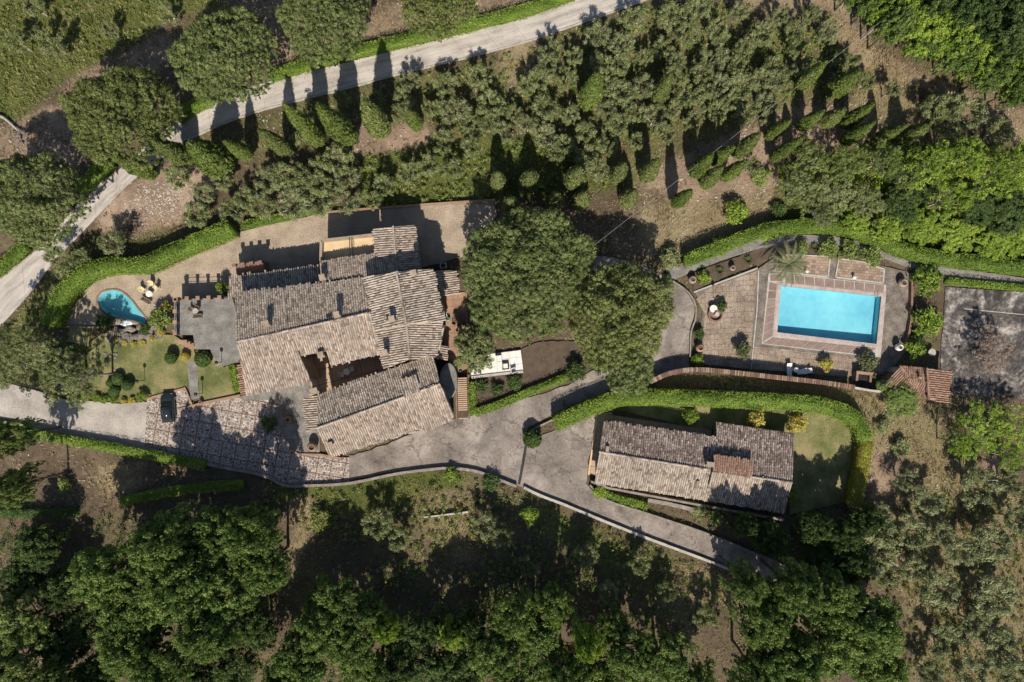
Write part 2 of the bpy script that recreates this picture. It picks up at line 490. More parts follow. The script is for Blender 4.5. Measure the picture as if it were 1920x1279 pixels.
def court():
    m, nt, bs = nodes('weathered_court')
    f = math_(nt, 'ADD', math_(nt, 'MULTIPLY', noise(nt, 0.28, 6, 0.7, dist=1.0), 0.6), math_(nt, 'MULTIPLY', noise(nt, 2.2, 7, 0.8), 0.4))
    c = ramp(nt, f, [(0.42, (0.022, 0.02, 0.018)), (0.49, (0.06, 0.053, 0.049)), (0.54, (0.15, 0.134, 0.122)), (0.61, (0.36, 0.33, 0.3))])
    nt.links.new(c, bs.inputs['Base Color']); bs.inputs['Roughness'].default_value = 0.95
    bump(nt, bs, noise(nt, 10, 6, 0.75), 0.5, 0.04)
    return m
M['court'] = court()

def lawn():
    m, nt, bs = nodes('lawn')
    f = math_(nt, 'ADD', math_(nt, 'MULTIPLY', noise(nt, 0.3, 5, 0.6), 0.55), math_(nt, 'MULTIPLY', noise(nt, 5, 7, 0.8), 0.45))
    c = ramp(nt, f, [(0.41, (0.075, 0.09, 0.025)), (0.49, (0.135, 0.14, 0.047)), (0.56, (0.24, 0.2, 0.1))])
    nt.links.new(c, bs.inputs['Base Color']); bs.inputs['Roughness'].default_value = 0.95
    bump(nt, bs, noise(nt, 18, 6, 0.8), 1.0, 0.08)
    return m
M['lawn'] = lawn()

def ground_mat():
    m, nt, bs = nodes('ground')
    cov = nd(nt, 'ShaderNodeSeparateColor')
    nt.links.new(nd(nt, 'ShaderNodeAttribute', attribute_name='cover').outputs['Color'], cov.inputs[0])
    big = noise(nt, 0.2, 6, 0.65, dist=0.5); fin = noise(nt, 2.2, 7, 0.75); micro = noise(nt, 7.0, 5, 0.8)
    f = math_(nt, 'ADD', math_(nt, 'MULTIPLY', big, 0.5), math_(nt, 'ADD', math_(nt, 'MULTIPLY', fin, 0.3), math_(nt, 'MULTIPLY', micro, 0.2)))
    litter = ramp(nt, f, [(0.3, (0.05, 0.037, 0.026)), (0.5, (0.115, 0.086, 0.06)), (0.7, (0.2, 0.155, 0.112))])
    green = ramp(nt, f, [(0.3, (0.035, 0.05, 0.014)), (0.5, (0.085, 0.1, 0.028)), (0.7, (0.17, 0.165, 0.06))])
    straw = ramp(nt, f, [(0.3, (0.11, 0.085, 0.05)), (0.5, (0.22, 0.175, 0.105)), (0.7, (0.33, 0.27, 0.17))])
    bare = ramp(nt, f, [(0.32, (0.13, 0.09, 0.065)), (0.5, (0.255, 0.185, 0.135)), (0.66, (0.43, 0.335, 0.262))])
    def th(ch):
        return ramp(nt, math_(nt, 'ADD', cov.outputs[ch], math_(nt, 'MULTIPLY', math_(nt, 'SUBTRACT', math_(nt, 'ADD', math_(nt, 'MULTIPLY', fin, 0.6), math_(nt, 'MULTIPLY', big, 0.4)), 0.5), 1.6)), [(0.3, 0.0), (0.65, 1.0)])
    c = mix(nt, th(2), litter, bare)
    c = mix(nt, th(1), c, straw)
    c = mix(nt, th(0), c, green)
    nt.links.new(c, bs.inputs['Base Color']); bs.inputs['Roughness'].default_value = 0.97
    bs.inputs['Specular IOR Level'].default_value = 0.1
    bump(nt, bs, math_(nt, 'ADD', fin, math_(nt, 'MULTIPLY', micro, 0.6)), 1.0, 0.18)
    return m
M['ground'] = ground_mat()

def water(name, tint, wave):
    m, nt, bs = nodes(name)
    nt.nodes.remove(bs)
    t = nd(nt, 'ShaderNodeBsdfTransparent'); t.inputs[0].default_value = (*tint, 1)
    g = nd(nt, 'ShaderNodeBsdfGlossy'); g.inputs['Roughness'].default_value = 0.05
    fr = nd(nt, 'ShaderNodeFresnel'); fr.inputs[0].default_value = 1.33
    b = nd(nt, 'ShaderNodeBump'); b.inputs['Strength'].default_value = wave; b.inputs['Distance'].default_value = 0.05
    nt.links.new(noise(nt, 1.6, 4, 0.6), b.inputs['Height'])
    nt.links.new(b.outputs[0], g.inputs['Normal']); nt.links.new(b.outputs[0], fr.inputs['Normal'])
    mx = nd(nt, 'ShaderNodeMixShader')
    nt.links.new(fr.outputs[0], mx.inputs[0]); nt.links.new(t.outputs[0], mx.inputs[1]); nt.links.new(g.outputs[0], mx.inputs[2])
    nt.links.new(mx.outputs[0], nt.nodes['Material Output'].inputs[0])
    return m
M['water'] = water('pool_water', (0.82, 0.97, 0.98), 0.25)
M['water2'] = water('pond_water', (0.7, 0.93, 0.95), 0.4)

M['f_pine'] = foliage('pine_needles', (0.045, 0.06, 0.02), (0.093, 0.116, 0.04), (0.16, 0.18, 0.07))
M['f_olive'] = foliage('olive_leaves', (0.07, 0.084, 0.03), (0.135, 0.155, 0.064), (0.22, 0.24, 0.118))
M['f_cyp'] = foliage('cypress_leaves', (0.035, 0.055, 0.012), (0.085, 0.112, 0.027), (0.15, 0.18, 0.048))
M['f_cyp2'] = foliage('clipped_cypress_leaves', (0.06, 0.075, 0.025), (0.12, 0.14, 0.05), (0.2, 0.21, 0.085))
M['f_oak'] = foliage('oak_leaves', (0.035, 0.062, 0.014), (0.088, 0.13, 0.033), (0.165, 0.205, 0.06))
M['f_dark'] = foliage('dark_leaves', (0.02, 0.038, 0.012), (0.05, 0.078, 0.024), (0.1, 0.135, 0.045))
M['f_bright'] = foliage('bright_leaves', (0.06, 0.1, 0.015), (0.14, 0.2, 0.03), (0.25, 0.31, 0.06), 0.3)
M['f_hedge'] = foliage('hedge_leaves', (0.045, 0.075, 0.013), (0.103, 0.152, 0.024), (0.19, 0.245, 0.046), 0.25)
M['f_scrub'] = foliage('scrub_leaves', (0.05, 0.075, 0.02), (0.115, 0.15, 0.04), (0.21, 0.235, 0.085), 0.28)
M['f_box'] = foliage('box_leaves', (0.02, 0.04, 0.012), (0.05, 0.08, 0.022), (0.095, 0.13, 0.04))
M['f_yellow'] = foliage('golden_leaves', (0.16, 0.13, 0.025), (0.32, 0.26, 0.05), (0.48, 0.4, 0.11))
M['f_rust'] = foliage('rusty_hedge_leaves', (0.09, 0.095, 0.015), (0.17, 0.15, 0.025), (0.22, 0.25, 0.045))
M['f_olive2'] = foliage('hazy_olive_leaves', (0.072, 0.084, 0.036), (0.14, 0.155, 0.073), (0.228, 0.24, 0.13))  # lighter, greyer olive green: soft haze put into the leaf colour
M['f_pine2'] = foliage('warm_pine_needles', (0.048, 0.06, 0.018), (0.1, 0.118, 0.037), (0.165, 0.178, 0.065))
M['f_cyp3'] = foliage('dusty_cypress_leaves', (0.04, 0.055, 0.016), (0.092, 0.112, 0.034), (0.155, 0.17, 0.06))
M['f_litter'] = foliage('fallen_leaves', (0.07, 0.05, 0.03), (0.16, 0.115, 0.065), (0.3, 0.23, 0.14))
M['f_palm'] = foliage('palm_leaves', (0.04, 0.048, 0.02), (0.085, 0.098, 0.045), (0.16, 0.17, 0.09))
M['f_grass'] = foliage('grass_blades', (0.06, 0.08, 0.018), (0.12, 0.135, 0.04), (0.22, 0.2, 0.09), 0.3)
M['f_straw'] = foliage('straw_blades', (0.14, 0.105, 0.06), (0.26, 0.2, 0.12), (0.42, 0.34, 0.22), 0.2)
M['f_twig'] = foliage('bare_twigs', (0.1, 0.075, 0.06), (0.17, 0.13, 0.105), (0.26, 0.21, 0.17), 0.05)
# ------------------------------------------------------------------ ground sheet with its cover
ZONES = [  # polygon in photograph pixels, (green grass, dry straw, bare soil)
    ([(-200, -200), (330, -200), (330, 20), (240, 90), (130, 140), (60, 200), (0, 240), (-200, 260)], (0.85, 0.25, 0)),
    ([(330, -200), (420, -200), (420, 20), (300, 20)], (0.7, 0.2, 0.0)),
    ([(0, 120), (60, 130), (50, 200), (0, 220)], (1, 0, 0)),
    ([(60, 215), (140, 140), (260, 75), (330, 40), (330, 110), (130, 330), (20, 320), (-100, 330), (-100, 260)], (0, 0.35, 0.55)),
    ([(420, -200), (1100, -200), (1050, 0), (700, 80), (520, 130), (420, 100)], (0, 0.45, 0.45)),
    ([(500, 210), (1000, 85), (1200, 0), (1580, 0), (1660, 120), (1500, 320), (1200, 350), (920, 350), (690, 300), (560, 280), (420, 310), (330, 290)], (0.5, 0.3, 0.4)),
    ([(930, 85), (1020, 70), (1000, 150), (950, 160)], (0, 0.7, 0.3)),
    ([(650, 240), (810, 240), (800, 270), (660, 295)], (0, 0.1, 1.0)),
    ([(660, 295), (800, 275), (1000, 260), (1060, 330), (1230, 350), (1000, 370), (900, 375), (790, 385), (690, 390), (680, 330)], (0.9, 0, 0)),
    ([(255, 330), (350, 290), (440, 320), (400, 370), (330, 420), (230, 440), (165, 430), (190, 400)], (0.0, 0.1, 1.0)),
    ([(170, 440), (330, 425), (430, 410), (420, 430), (330, 465), (230, 500), (150, 505), (110, 590), (60, 640), (0, 620), (60, 540), (130, 460)], (0.55, 0.45, 0)),
    ([(0, 610), (60, 560), (100, 620), (170, 640), (175, 730), (0, 720)], (0.6, 0.3, 0)),
    ([(920, 385), (1200, 350), (1280, 380), (1210, 400), (1210, 470), (1120, 480), (1080, 420)], (0.15, 0.3, 0.3)),
    ([(1205, 395), (1290, 375), (1440, 350), (1480, 420), (1400, 440), (1290, 480), (1215, 480)], (0.1, 0.95, 0.1)),
    ([(1200, 330), (1500, 200), (1700, 220), (1480, 330), (1430, 370), (1280, 385)], (0, 0.3, 0.85)),
    ([(1330, -100), (1590, -100), (1590, 40), (1700, 110), (1920, 190), (2100, 240), (2100, 320), (1900, 290), (1870, 250), (1740, 170), (1640, 140), (1550, 30), (1400, 20)], (0, 0.55, 0.75)),
    ([(1590, 60), (1700, 105), (1920, 190), (1920, 215), (1690, 125)], (0.45, 0.4, 0.2)),
    ([(1640, 120), (1720, 170), (1730, 240), (1600, 230), (1610, 150)], (0.25, 0.8, 0.1)),
    ([(1460, 300), (1640, 270), (2000, 280), (2000, 500), (1760, 470), (1640, 430), (1460, 430)], (0.9, 0.3, 0)),
    ([(1215, 720), (1300, 695), (1600, 725), (1640, 770), (1560, 760), (1420, 745), (1200, 740)], (0.5, 0.75, 0)),
    ([(1600, 735), (1760, 750), (1780, 860), (1900, 880), (2000, 1279), (2000, 1400), (1700, 1400), (1720, 1180), (1620, 1000), (1640, 820)], (0.35, 0.75, 0.15)),
    ([(1620, 850), (1690, 830), (1700, 920), (1640, 950)], (0, 0.3, 0.9)),
    ([(1850, 850), (1890, 850), (1890, 900), (1850, 900)], (0, 0.2, 0.9)),
    ([(50, 830), (380, 885), (440, 890), (400, 915), (240, 935), (130, 960), (0, 950), (0, 840)], (0.05, 0.3, 0.1)),
    ([(180, 870), (270, 870), (250, 925), (190, 925)], (0.15, 0.9, 0.2)),
    ([(480, 910), (620, 905), (780, 890), (880, 890), (860, 930), (700, 960), (600, 970), (520, 940)], (0.85, 0, 0)),
    ([(540, 930), (600, 930), (575, 1010), (540, 1090), (520, 1080), (550, 1000)], (0.1, 0.9, 0.2)),
    ([(760, 920), (880, 905), (890, 960), (870, 1010), (920, 1050), (880, 1070), (800, 1010)], (0.35, 0.65, 0.3)),
    ([(900, 930), (1000, 930), (1300, 1060), (1420, 1110), (1380, 1150), (1250, 1160), (1200, 1090), (1040, 1030)], (0.5, 0.45, 0.0)),
    ([(1270, 1070), (1380, 1080), (1390, 1130), (1300, 1120), (1290, 1160), (1240, 1170), (1240, 1110)], (0.1, 0.95, 0.2)),
    ([(1330, 930), (1480, 975), (1600, 960), (1620, 1080), (1560, 1090), (1440, 1040), (1330, 990)], (0.25, 0.1, 0)),
    ([(840, 620), (1100, 640), (1120, 700), (1000, 740), (880, 780), (870, 700)], (0.1, 0.1, 0.1)),
]
def ground():
    st = 0.6
    fx = np.arange(-84, 84.01, st); fy = np.arange(-60, 60.01, st)
    GX, GY = np.meshgrid(fx, fy, indexing='ij')
    cov = np.zeros(GX.shape + (3,))
    cov[...] = (0.3, 0.1, 0.0)
    for poly, w in ZONES:
        m = inpoly(GX, GY, [(p.x, p.y) for p in W(poly)])
        cov[m] = w
    for _ in range(5):                                   # soften the borders between covers
        c = np.pad(cov, ((1, 1), (1, 1), (0, 0)), 'edge')
        cov = (c[:-2, 1:-1] + c[2:, 1:-1] + c[1:-1, :-2] + c[1:-1, 2:] + c[1:-1, 1:-1] * 2) / 6
    ext = [120, 200, 400, 900, 2500]
    xs = np.concatenate([[-e for e in ext[::-1]], fx, ext]); ys = np.concatenate([[-e for e in ext[::-1]], fy, ext])
    X, Y = np.meshgrid(xs, ys, indexing='ij')
    C = np.pad(cov, ((5, 5), (5, 5), (0, 0)), 'edge')
    Z = -0.04 - 0.16 * vnoise(X * 0.16 + 50, Y * 0.16 + 50, 3) - 0.14 * vnoise(X * 0.7 + 9, Y * 0.7 + 9, 4)
    nx, ny = X.shape
    V = np.stack([X, Y, Z], -1).reshape(-1, 3)
    i = np.arange(nx * ny).reshape(nx, ny)
    F = np.stack([i[:-1, :-1], i[1:, :-1], i[1:, 1:], i[:-1, 1:]], -1).reshape(-1, 4)
    keep = np.ones(len(F), bool)
    for hole in ([(1464, 536), (1652, 556), (1643, 645), (1457, 623)], [(183, 564), (189, 551), (205, 544), (226, 546), (245, 561), (260, 580), (275, 599), (271, 608), (252, 603), (229, 597), (207, 592), (189, 579)]):
        inn = inpoly(V[:, 0], V[:, 1], [(p.x, p.y) for p in W(hole)])
        keep &= ~inn[F].any(1)
    me = np_mesh('ground', V, F[keep], M['ground'], smooth=True)
    a = me.attributes.new('cover', 'FLOAT_COLOR', 'POINT')
    a.data.foreach_set('color', np.concatenate([C.reshape(-1, 3), np.ones((nx * ny, 1))], 1).astype(np.float32).ravel())
    tag(obj('ground', me), kind='structure')
    return fx, fy, cov, st
GFX, GFY, GCOV, GST = ground()
PAVED = []          # world polygons kept free of wild grass

# ------------------------------------------------------------------ the curving concrete road, slab by slab
RU = [(1330, -90), (1200, -42), (1075, 0), (980, 31), (860, 62), (745, 93), (620, 124), (507, 152), (440, 174), (388, 196), (318, 237), (270, 275), (231, 312), (181, 347), (149, 380), (118, 415), (90, 450), (44, 487), (0, 521), (-70, 575)]
RL = [(1375, -68), (1290, -35), (1195, 4), (1070, 48), (980, 78), (860, 110), (745, 138), (650, 164), (568, 184), (480, 208), (400, 238), (338, 269), (300, 299), (256, 333), (213, 374), (172, 417), (138, 452), (100, 492), (60, 545), (0, 611), (-60, 660)]
def road():
    lu = catmull([(p.x, p.y) for p in W(RU)], 0.5); ll = catmull([(p.x, p.y) for p in W(RL)], 0.5)
    def resample(l, n):
        d = [0]
        for i in range(1, len(l)): d.append(d[-1] + (l[i] - l[i - 1]).length)
        out = []
        for k in range(n):
            t = d[-1] * k / (n - 1); j = int(np.searchsorted(d, t)); j = min(max(j, 1), len(l) - 1)
            f = (t - d[j - 1]) / max(1e-6, d[j] - d[j - 1]); out.append(l[j - 1].lerp(l[j], f))
        return out
    n = 181
    A = resample(lu, n); B = resample(ll, n)
    poly = [tuple(p) for p in A] + [tuple(p) for p in reversed(B)]
    base = MB().prism(poly, -0.6, -0.02).build('road', M['concrete_dark'])
    tag(base, kind='structure')
    PAVED.append(poly)
    k = 0
    while k < n - 1:
        e = min(k + random.choice((6, 7, 8)), n - 1)
        a = A[k:e + 1]; b = B[k:e + 1]
        a = [p.copy() for p in a]; b = [p.copy() for p in b]
        a[-1] = a[-1].lerp(a[-2], 0.04); b[-1] = b[-1].lerp(b[-2], 0.04)
        so = MB().prism([tuple(p) for p in a] + [tuple(p) for p in reversed(b)], -0.1, 0.02 + random.uniform(0, 0.004)).build('road_slab', M['road'], base)
        m_ = len(a); tr = [(0.0, 0.02 * (k + i), 0.0) for i in range(m_)] + [(1.0, 0.02 * (k + m_ - 1 - i), 0.0) for i in range(m_)]
        so.data.attributes.new('track', 'FLOAT_VECTOR', 'POINT').data.foreach_set('vector', np.array(tr + tr, np.float32).ravel())
        k = e
    # low pale kerb along the downhill side
    kp = [p + (p - q).normalized() * 0.16 for p, q in zip(B[2:118], A[2:118])]
    ribbon(kp, 0.16, -0.3, 0.1, jitter=0.01).build('kerb', M['whitestone'], base)
road()

def ksheet(name, poly, z, mat, **kw):
    o, w = sheet(name, poly, z, mat, **kw)
    PAVED.append(w)
    return o, w

GRAVEL = [(108, 612), (112, 590), (130, 560), (157, 530), (191, 514), (230, 512), (266, 510), (327, 490), (399, 458), (436, 440), (474, 428), (586, 404), (626, 399), (793, 386), (926, 377), (932, 402), (905, 440), (880, 478), (800, 500), (600, 540), (445, 575), (325, 590), (300, 612), (270, 625), (185, 614)]
# cut out the pond from the gravel by a narrow slot
POND = [(183, 564), (189, 551), (205, 544), (226, 546), (245, 561), (260, 580), (275, 599), (271, 608), (252, 603), (229, 597), (207, 592), (189, 579)]
pw = [tuple(p) for p in catmull([(p.x, p.y) for p in W(POND)], 0.4, True)]
def with_hole(outer, hole):
    """bridge a hole polygon into an outer polygon (both world xy)"""
    if area(outer) < 0: outer = outer[::-1]
    if area(hole) > 0: hole = hole[::-1]
    best = min(((Vector(a) - Vector(b)).length, i, j) for i, a in enumerate(outer) for j, b in enumerate(hole))
    _, i, j = best
    return outer[:i + 1] + hole[j:] + hole[:j + 1] + outer[i:]
gw = [(p.x, p.y) for p in W(GRAVEL)]
gw = ragged(gw, 0.8, 0.05)
g = MB().prism(with_hole(gw, pw), -0.3, 0.0).build('gravel_court', M['gravel']); tag(g, kind='structure'); PAVED.append(gw)

ksheet('driveway', [(-40, 700), (0, 712), (19, 720), (64, 731), (120, 749), (173, 752), (226, 757), (276, 754), (272, 838), (186, 823), (66, 799), (0, 783), (-40, 778)], 0.004, M['concrete'], amp=0.03)
ASPH = [(655, 855), (720, 835), (790, 806), (850, 786), (877, 782), (933, 765), (991, 746), (1066, 722), (1100, 701), (1150, 672), (1200, 640), (1235, 590), (1240, 560), (1215, 535), (1160, 520), (1090, 500), (1090, 478), (1150, 482), (1210, 500), (1262, 527), (1292, 551), (1304, 575), (1302, 602), (1295, 620), (1292, 660), (1294, 692), (1222, 712), (1159, 731), (1090, 755), (1034, 779), (990, 801), (981, 818), (988, 838), (1017, 816), (1050, 803), (1117, 776), (1110, 830), (1103, 866), (1100, 908), (1107, 918), (1138, 936), (1216, 961), (1326, 998), (1435, 1042), (1530, 1088), (1640, 1150), (1640, 1205), (1530, 1140), (1435, 1093), (1341, 1053), (1216, 1006), (1135, 975), (1060, 944), (1013, 927), (970, 910), (920, 890), (885, 880), (840, 876), (740, 885), (655, 901)]
ksheet('asphalt_yard', ASPH, 0.008, M['asphalt'], amp=0.1)
ksheet('garden_lawn', [(172, 640), (190, 625), (326, 628), (364, 655), (372, 690), (348, 728), (276, 747), (226, 754), (173, 748), (165, 700)], 0.012, M['lawn'], amp=0.06)
ksheet('garden_lawn', [(370, 690), (395, 660), (420, 688), (452, 680), (440, 742), (376, 755)], 0.016, M['lawn'], amp=0.04)
ksheet('garden_lawn', [(131, 612), (170, 612), (166, 650), (128, 640)], 0.012, M['lawn'], amp=0.04)
ksheet('garden_lawn', [(1140, 765), (1180, 752), (1500, 765), (1570, 782), (1603, 815), (1592, 940), (1480, 965), (1480, 815), (1330, 808)], 0.012, M['lawn'], amp=0.04)
ksheet('garden_path', [(350, 676), (369, 674), (374, 746), (358, 750)], 0.02, M['concrete_dark'], amp=0.03)
ksheet('soil_bed', [(880, 700), (1010, 640), (1100, 640), (1110, 690), (1000, 735), (885, 780)], -0.012, M['soil'], amp=0.1)

# ------------------------------------------------------------------ panelled stone paving by the villa
PAVE = [(276, 758), (275, 748), (347, 728), (360, 758), (376, 756), (500, 735), (535, 745), (545, 760), (600, 755), (600, 850), (626, 857), (655, 858), (655, 903), (626, 905), (560, 908), (533, 906), (504, 892), (400, 871), (271, 839)]
def panels(base_name, poly, z, mat, base_mat, cell, ang, gap, name, parent=None, ox=0.0, oy=0.0, stuff=False, zj=0.004, minarea=0.05, pz=0.0, label=None, bond=0.0):
    w = [(p.x, p.y) for p in W(poly, pz)]
    base = MB().prism(w, z - 0.5, z - 0.03).build(base_name, base_mat, parent)
    if parent is None: base['kind'] = 'structure'
    PAVED.append(w)
    ca, sa = math.cos(ang), math.sin(ang)
    us = [x * ca + y * sa for x, y in w]; vs_ = [-x * sa + y * ca for x, y in w]
    joined = MB(); row = 0
    v = min(vs_) + oy - cell[1]
    while v < max(vs_):
        u = min(us) + ox - cell[0] + (bond * cell[0] if row % 2 else 0)
        while u < max(us):
            c = [(u + gap / 2, v + gap / 2), (u + cell[0] - gap / 2, v + gap / 2), (u + cell[0] - gap / 2, v + cell[1] - gap / 2), (u + gap / 2, v + cell[1] - gap / 2)]
            c = [(a * ca - b * sa, a * sa + b * ca) for a, b in c]
            q = clip(w, c)
            if len(q) >= 3 and abs(area(q)) > minarea:
                zz = z + random.uniform(-zj, zj)
                if stuff: joined.prism(q, z - 0.06, zz)
                else: MB().prism(q, z - 0.06, zz).build(name, mat, base)
            u += cell[0]
        v += cell[1]; row += 1
    if stuff:
        o = joined.build(name, mat, base); o['kind'] = 'stuff'
    return base
panels('stone_paving', PAVE, 0.03, M['crazy'], M['brick'], (1.85, 2.05), R(-10), 0.13, 'paving_panel')
panels('villa_forecourt', [(535, 742), (566, 735), (600, 752), (600, 845), (560, 850), (543, 842), (512, 778)], 0.075, M['concrete_dark'], M['brick'], (2.4, 2.4), R(18), 0.06, 'paving_panel')
panels('courtyard', [(575, 655), (620, 655), (730, 650), (735, 700), (610, 748), (575, 745)], 0.05, M['pinkfloor'], M['brick'], (2.0, 2.0), R(14), 0.08, 'paving_panel')
panels('villa_patio', [(822, 548), (875, 548), (880, 640), (877, 690), (858, 700), (846, 690), (830, 650), (835, 600)], 0.05, M['terracotta'], M['brick'], (0.9, 0.9), R(4), 0.04, 'paving_tile')
ksheet('stone_bank', [(445, 742), (580, 716), (585, 738), (535, 748), (460, 752)], 0.1, M['concrete_dark'], amp=0.05)

# ------------------------------------------------------------------ swimming-pool terrace
POOLW = [(1464, 536), (1652, 556), (1643, 645), (1457, 623)]
COPE = [(1458, 529), (1660, 550), (1651, 653), (1450, 631)]
DECKO = [(1441, 513), (1470, 513), (1661, 534), (1661, 552), (1651, 670), (1626, 668), (1428, 645)]
TERR = [(1302, 545), (1330, 535), (1420, 505), (1470, 470), (1560, 474), (1660, 500), (1712, 512), (1712, 600), (1700, 655), (1668, 700), (1600, 708), (1500, 700), (1305, 682), (1312, 620), (1318, 580)]
tw = [(p.x, p.y) for p in W(TERR)]
cw = [(p.x, p.y) for p in W(COPE)]
ww = [(p.x, p.y) for p in W(POOLW)]
t = MB().prism(with_hole(tw, cw), -0.3, 0.02).build('pool_terrace', M['cobble']); tag(t, kind='structure'); PAVED.append(tw)
panels('patio_paving', [(1305, 560), (1330, 540), (1419, 508), (1405, 692), (1308, 682), (1315, 640), (1322, 590)], 0.05, M['flag'], M['flag'], (0.95, 0.7), R(3), 0.025, 'paving_slab', bond=0.5)
panels('patio_paving', [(1428, 650), (1626, 674), (1655, 672), (1665, 695), (1600, 705), (1410, 692), (1414, 650)], 0.05, M['flag'], M['flag'], (0.95, 0.7), R(-6), 0.025, 'paving_slab', bond=0.5)

pool = thing('swimming_pool', 'rectangular turquoise swimming pool with pale stone coping', 'swimming pool', P(1555, 590))
def local(poly, root):
    return [(x - root.location.x, y - root.location.y) for x, y in poly]
ring = with_hole(local(cw, pool), local(ww, pool))
MB().prism(ring, -0.3, 0.09).build('coping', M['coping'], pool)
lw = local(ww, pool)
bas = MB()
n = 4
bas.v = [(x, y, 0.0) for x, y in lw] + [(x, y, -1.0 - (0.35 if i in (1, 2) else 0)) for i, (x, y) in enumerate(lw)]
bas.f = [(7, 6, 5, 4), (0, 4, 5, 1), (1, 5, 6, 2), (2, 6, 7, 3), (3, 7, 4, 0)]
bas.f = [tuple(reversed(f)) for f in bas.f]
bas.build('basin', M['poolpaint'], pool)
wm = MB(); wm.v = [(x, y, -0.09) for x, y in lw]; wm.f = [(3, 2, 1, 0)]
wm.build('water', M['water'], pool)
# stepped ladder rails at the shallow corner
c = Vector(lw[1])
for dx in (-0.9, -0.5):
    MB().tube([(c.x + dx, c.y - 0.25, -0.6), (c.x + dx, c.y - 0.12, 0.5), (c.x + dx, c.y + 0.25, 0.6), (c.x + dx, c.y + 0.45, 0.05)], 0.03).build('ladder_rail', M['silver'], pool)
# panelled deck round the pool
deck = MB().prism(with_hole([(p.x, p.y) for p in W(DECKO)], cw), -0.3, 0.04).build('pool_deck', M['whitestone']); tag(deck, kind='structure')
def deck_row(a0, a1, b0, b1, n):
    """n panels between edge a0-a1 (outer) and b0-b1 (inner), pixels"""
    A0, A1, B0, B1 = [P(*p) for p in (a0, a1, b0, b1)]
    for i in range(n):
        t0, t1 = (i + 0.045) / n, (i + 1 - 0.045) / n
        q = [A0.lerp(A1, t0), A0.lerp(A1, t1), B0.lerp(B1, t1), B0.lerp(B1, t0)]
        q = [(p.x, p.y) for p in q]
        if area(q) < 0: q.reverse()
        MB().prism(q, 0.0, 0.062 + random.uniform(0, 0.008)).build('deck_panel', M['deck'], deck)
deck_row((1470, 515), (1658, 535), (1472, 529.5), (1657, 548.5), 10)
deck_row((1443, 529), (1430, 642), (1456.5, 532), (1448.5, 630), 7)
deck_row((1430, 644), (1627, 666), (1448, 632.5), (1643, 653.5), 11)
deck_row((1443, 515), (1467, 514.5), (1443, 527), (1467, 527), 1)
# ochre sun terraces with white kerbs
def kerb(name, pts, w, z1, mat, parent=None, z0=-0.2):
    o = ribbon([(p.x, p.y) for p in W(pts)], w, z0, z1).build(name, mat, parent)
    if parent is None: o['kind'] = 'structure'
    return o
for poly in ([(1471, 478), (1556, 481), (1552, 520), (1450, 508)], [(1572, 485), (1620, 492), (1657, 505), (1655, 531), (1566, 520)]):
    b = panels('sun_terrace', poly, 0.14, M['ochre_tile'], M['brick'], (0.55, 0.36), R(-5), 0.035, 'paving_tiles', stuff=True, bond=0.5, minarea=0.02)
    for i in range(len(poly)):
        if poly[i][1] > 470:
            kerb('kerb', [poly[i], poly[(i + 1) % len(poly)]], 0.18, 0.17, M['whitestone'], b)
kerb('edging', [(1422, 507), (1419, 580), (1408, 692)], 0.16, 0.11, M['whitestone'])
kerb('edging', [(1301, 548), (1420, 503)], 0.2, 0.16, M['whitestone'])
# path behind the pool and along the old court
ksheet('garden_path', [(1246, 503), (1300, 487), (1360, 466), (1420, 446), (1480, 440), (1560, 442), (1640, 458), (1700, 478), (1770, 500), (1920, 521), (1990, 530), (1990, 547), (1920, 537), (1765, 519), (1700, 500), (1640, 478), (1560, 460), (1480, 458), (1425, 466), (1360, 486), (1300, 508), (1262, 526)], 0.028, M['concrete_dark'], smooth=False, amp=0.03)
ksheet('planting_bed', [(1425, 466), (1480, 458), (1560, 460), (1640, 478), (1660, 498), (1600, 488), (1520, 478), (1450, 480), (1340, 528), (1300, 545), (1300, 512)], 0.034, M['soil'], amp=0.05)
# old concrete court
ksheet('old_court', [(1772, 538), (1920, 548), (2010, 554), (2010, 760), (1920, 748), (1840, 742), (1762, 735), (1765, 640), (1770, 600)], 0.012, M['court'], amp=0.03)
for a, b in (((1808, 579), (1990, 597)),):
    ribbon([(p.x, p.y) for p in W([a, b])], 0.09, -0.05, 0.018, jitter=0.02).build('court_line', M['whitestone'], bpy.data.objects['old_court'])

# ------------------------------------------------------------------ small bean-shaped pond pool
pond = thing('garden_pool', 'small drop-shaped blue pool on the gravel by the hedge', 'swimming pool', P(225, 575))
lp = local(pw, pond)
def scaled(poly, s):
    cx = sum(p[0] for p in poly) / len(poly); cy = sum(p[1] for p in poly) / len(poly)
    return [(cx + (x - cx) * s, cy + (y - cy) * s) for x, y in poly]
n = len(lp); b = MB()
floor = scaled(lp, 0.93)
b.v = [(x, y, 0.02) for x, y in lp] + [(x, y, -0.85) for x, y in floor]
ccw = area(lp) > 0
for i in range(n):
    j = (i + 1) % n
    b.f.append((i, j, j + n, i + n) if ccw else (j, i, i + n, j + n))
b.f.append(tuple(range(n, 2 * n)) if ccw else tuple(reversed(range(n, 2 * n))))
b.build('basin', M['poolmosaic'], pond)
b = MB(); b.v = [(x, y, -0.1) for x, y in lp]; b.f = [tuple(range(n)) if ccw else tuple(reversed(range(n)))]
b.build('water', M['water2'], pond)
ribbon([(x, y) for x, y in scaled(lp, 1.035)], 0.22, -0.2, 0.07, closed=True, jitter=0.015).build('coping', M['brick'], pond)
# ------------------------------------------------------------------ vegetation builders
def unit(n, up=-1.0):
    """n random unit vectors with z > up"""
    d = RG.normal(size=(n * 3 + 20, 3)); d /= np.linalg.norm(d, axis=1)[:, None]
    d = d[d[:, 2] > up][:n]
    while len(d) < n: d = np.concatenate([d, d])[:n]
    return d

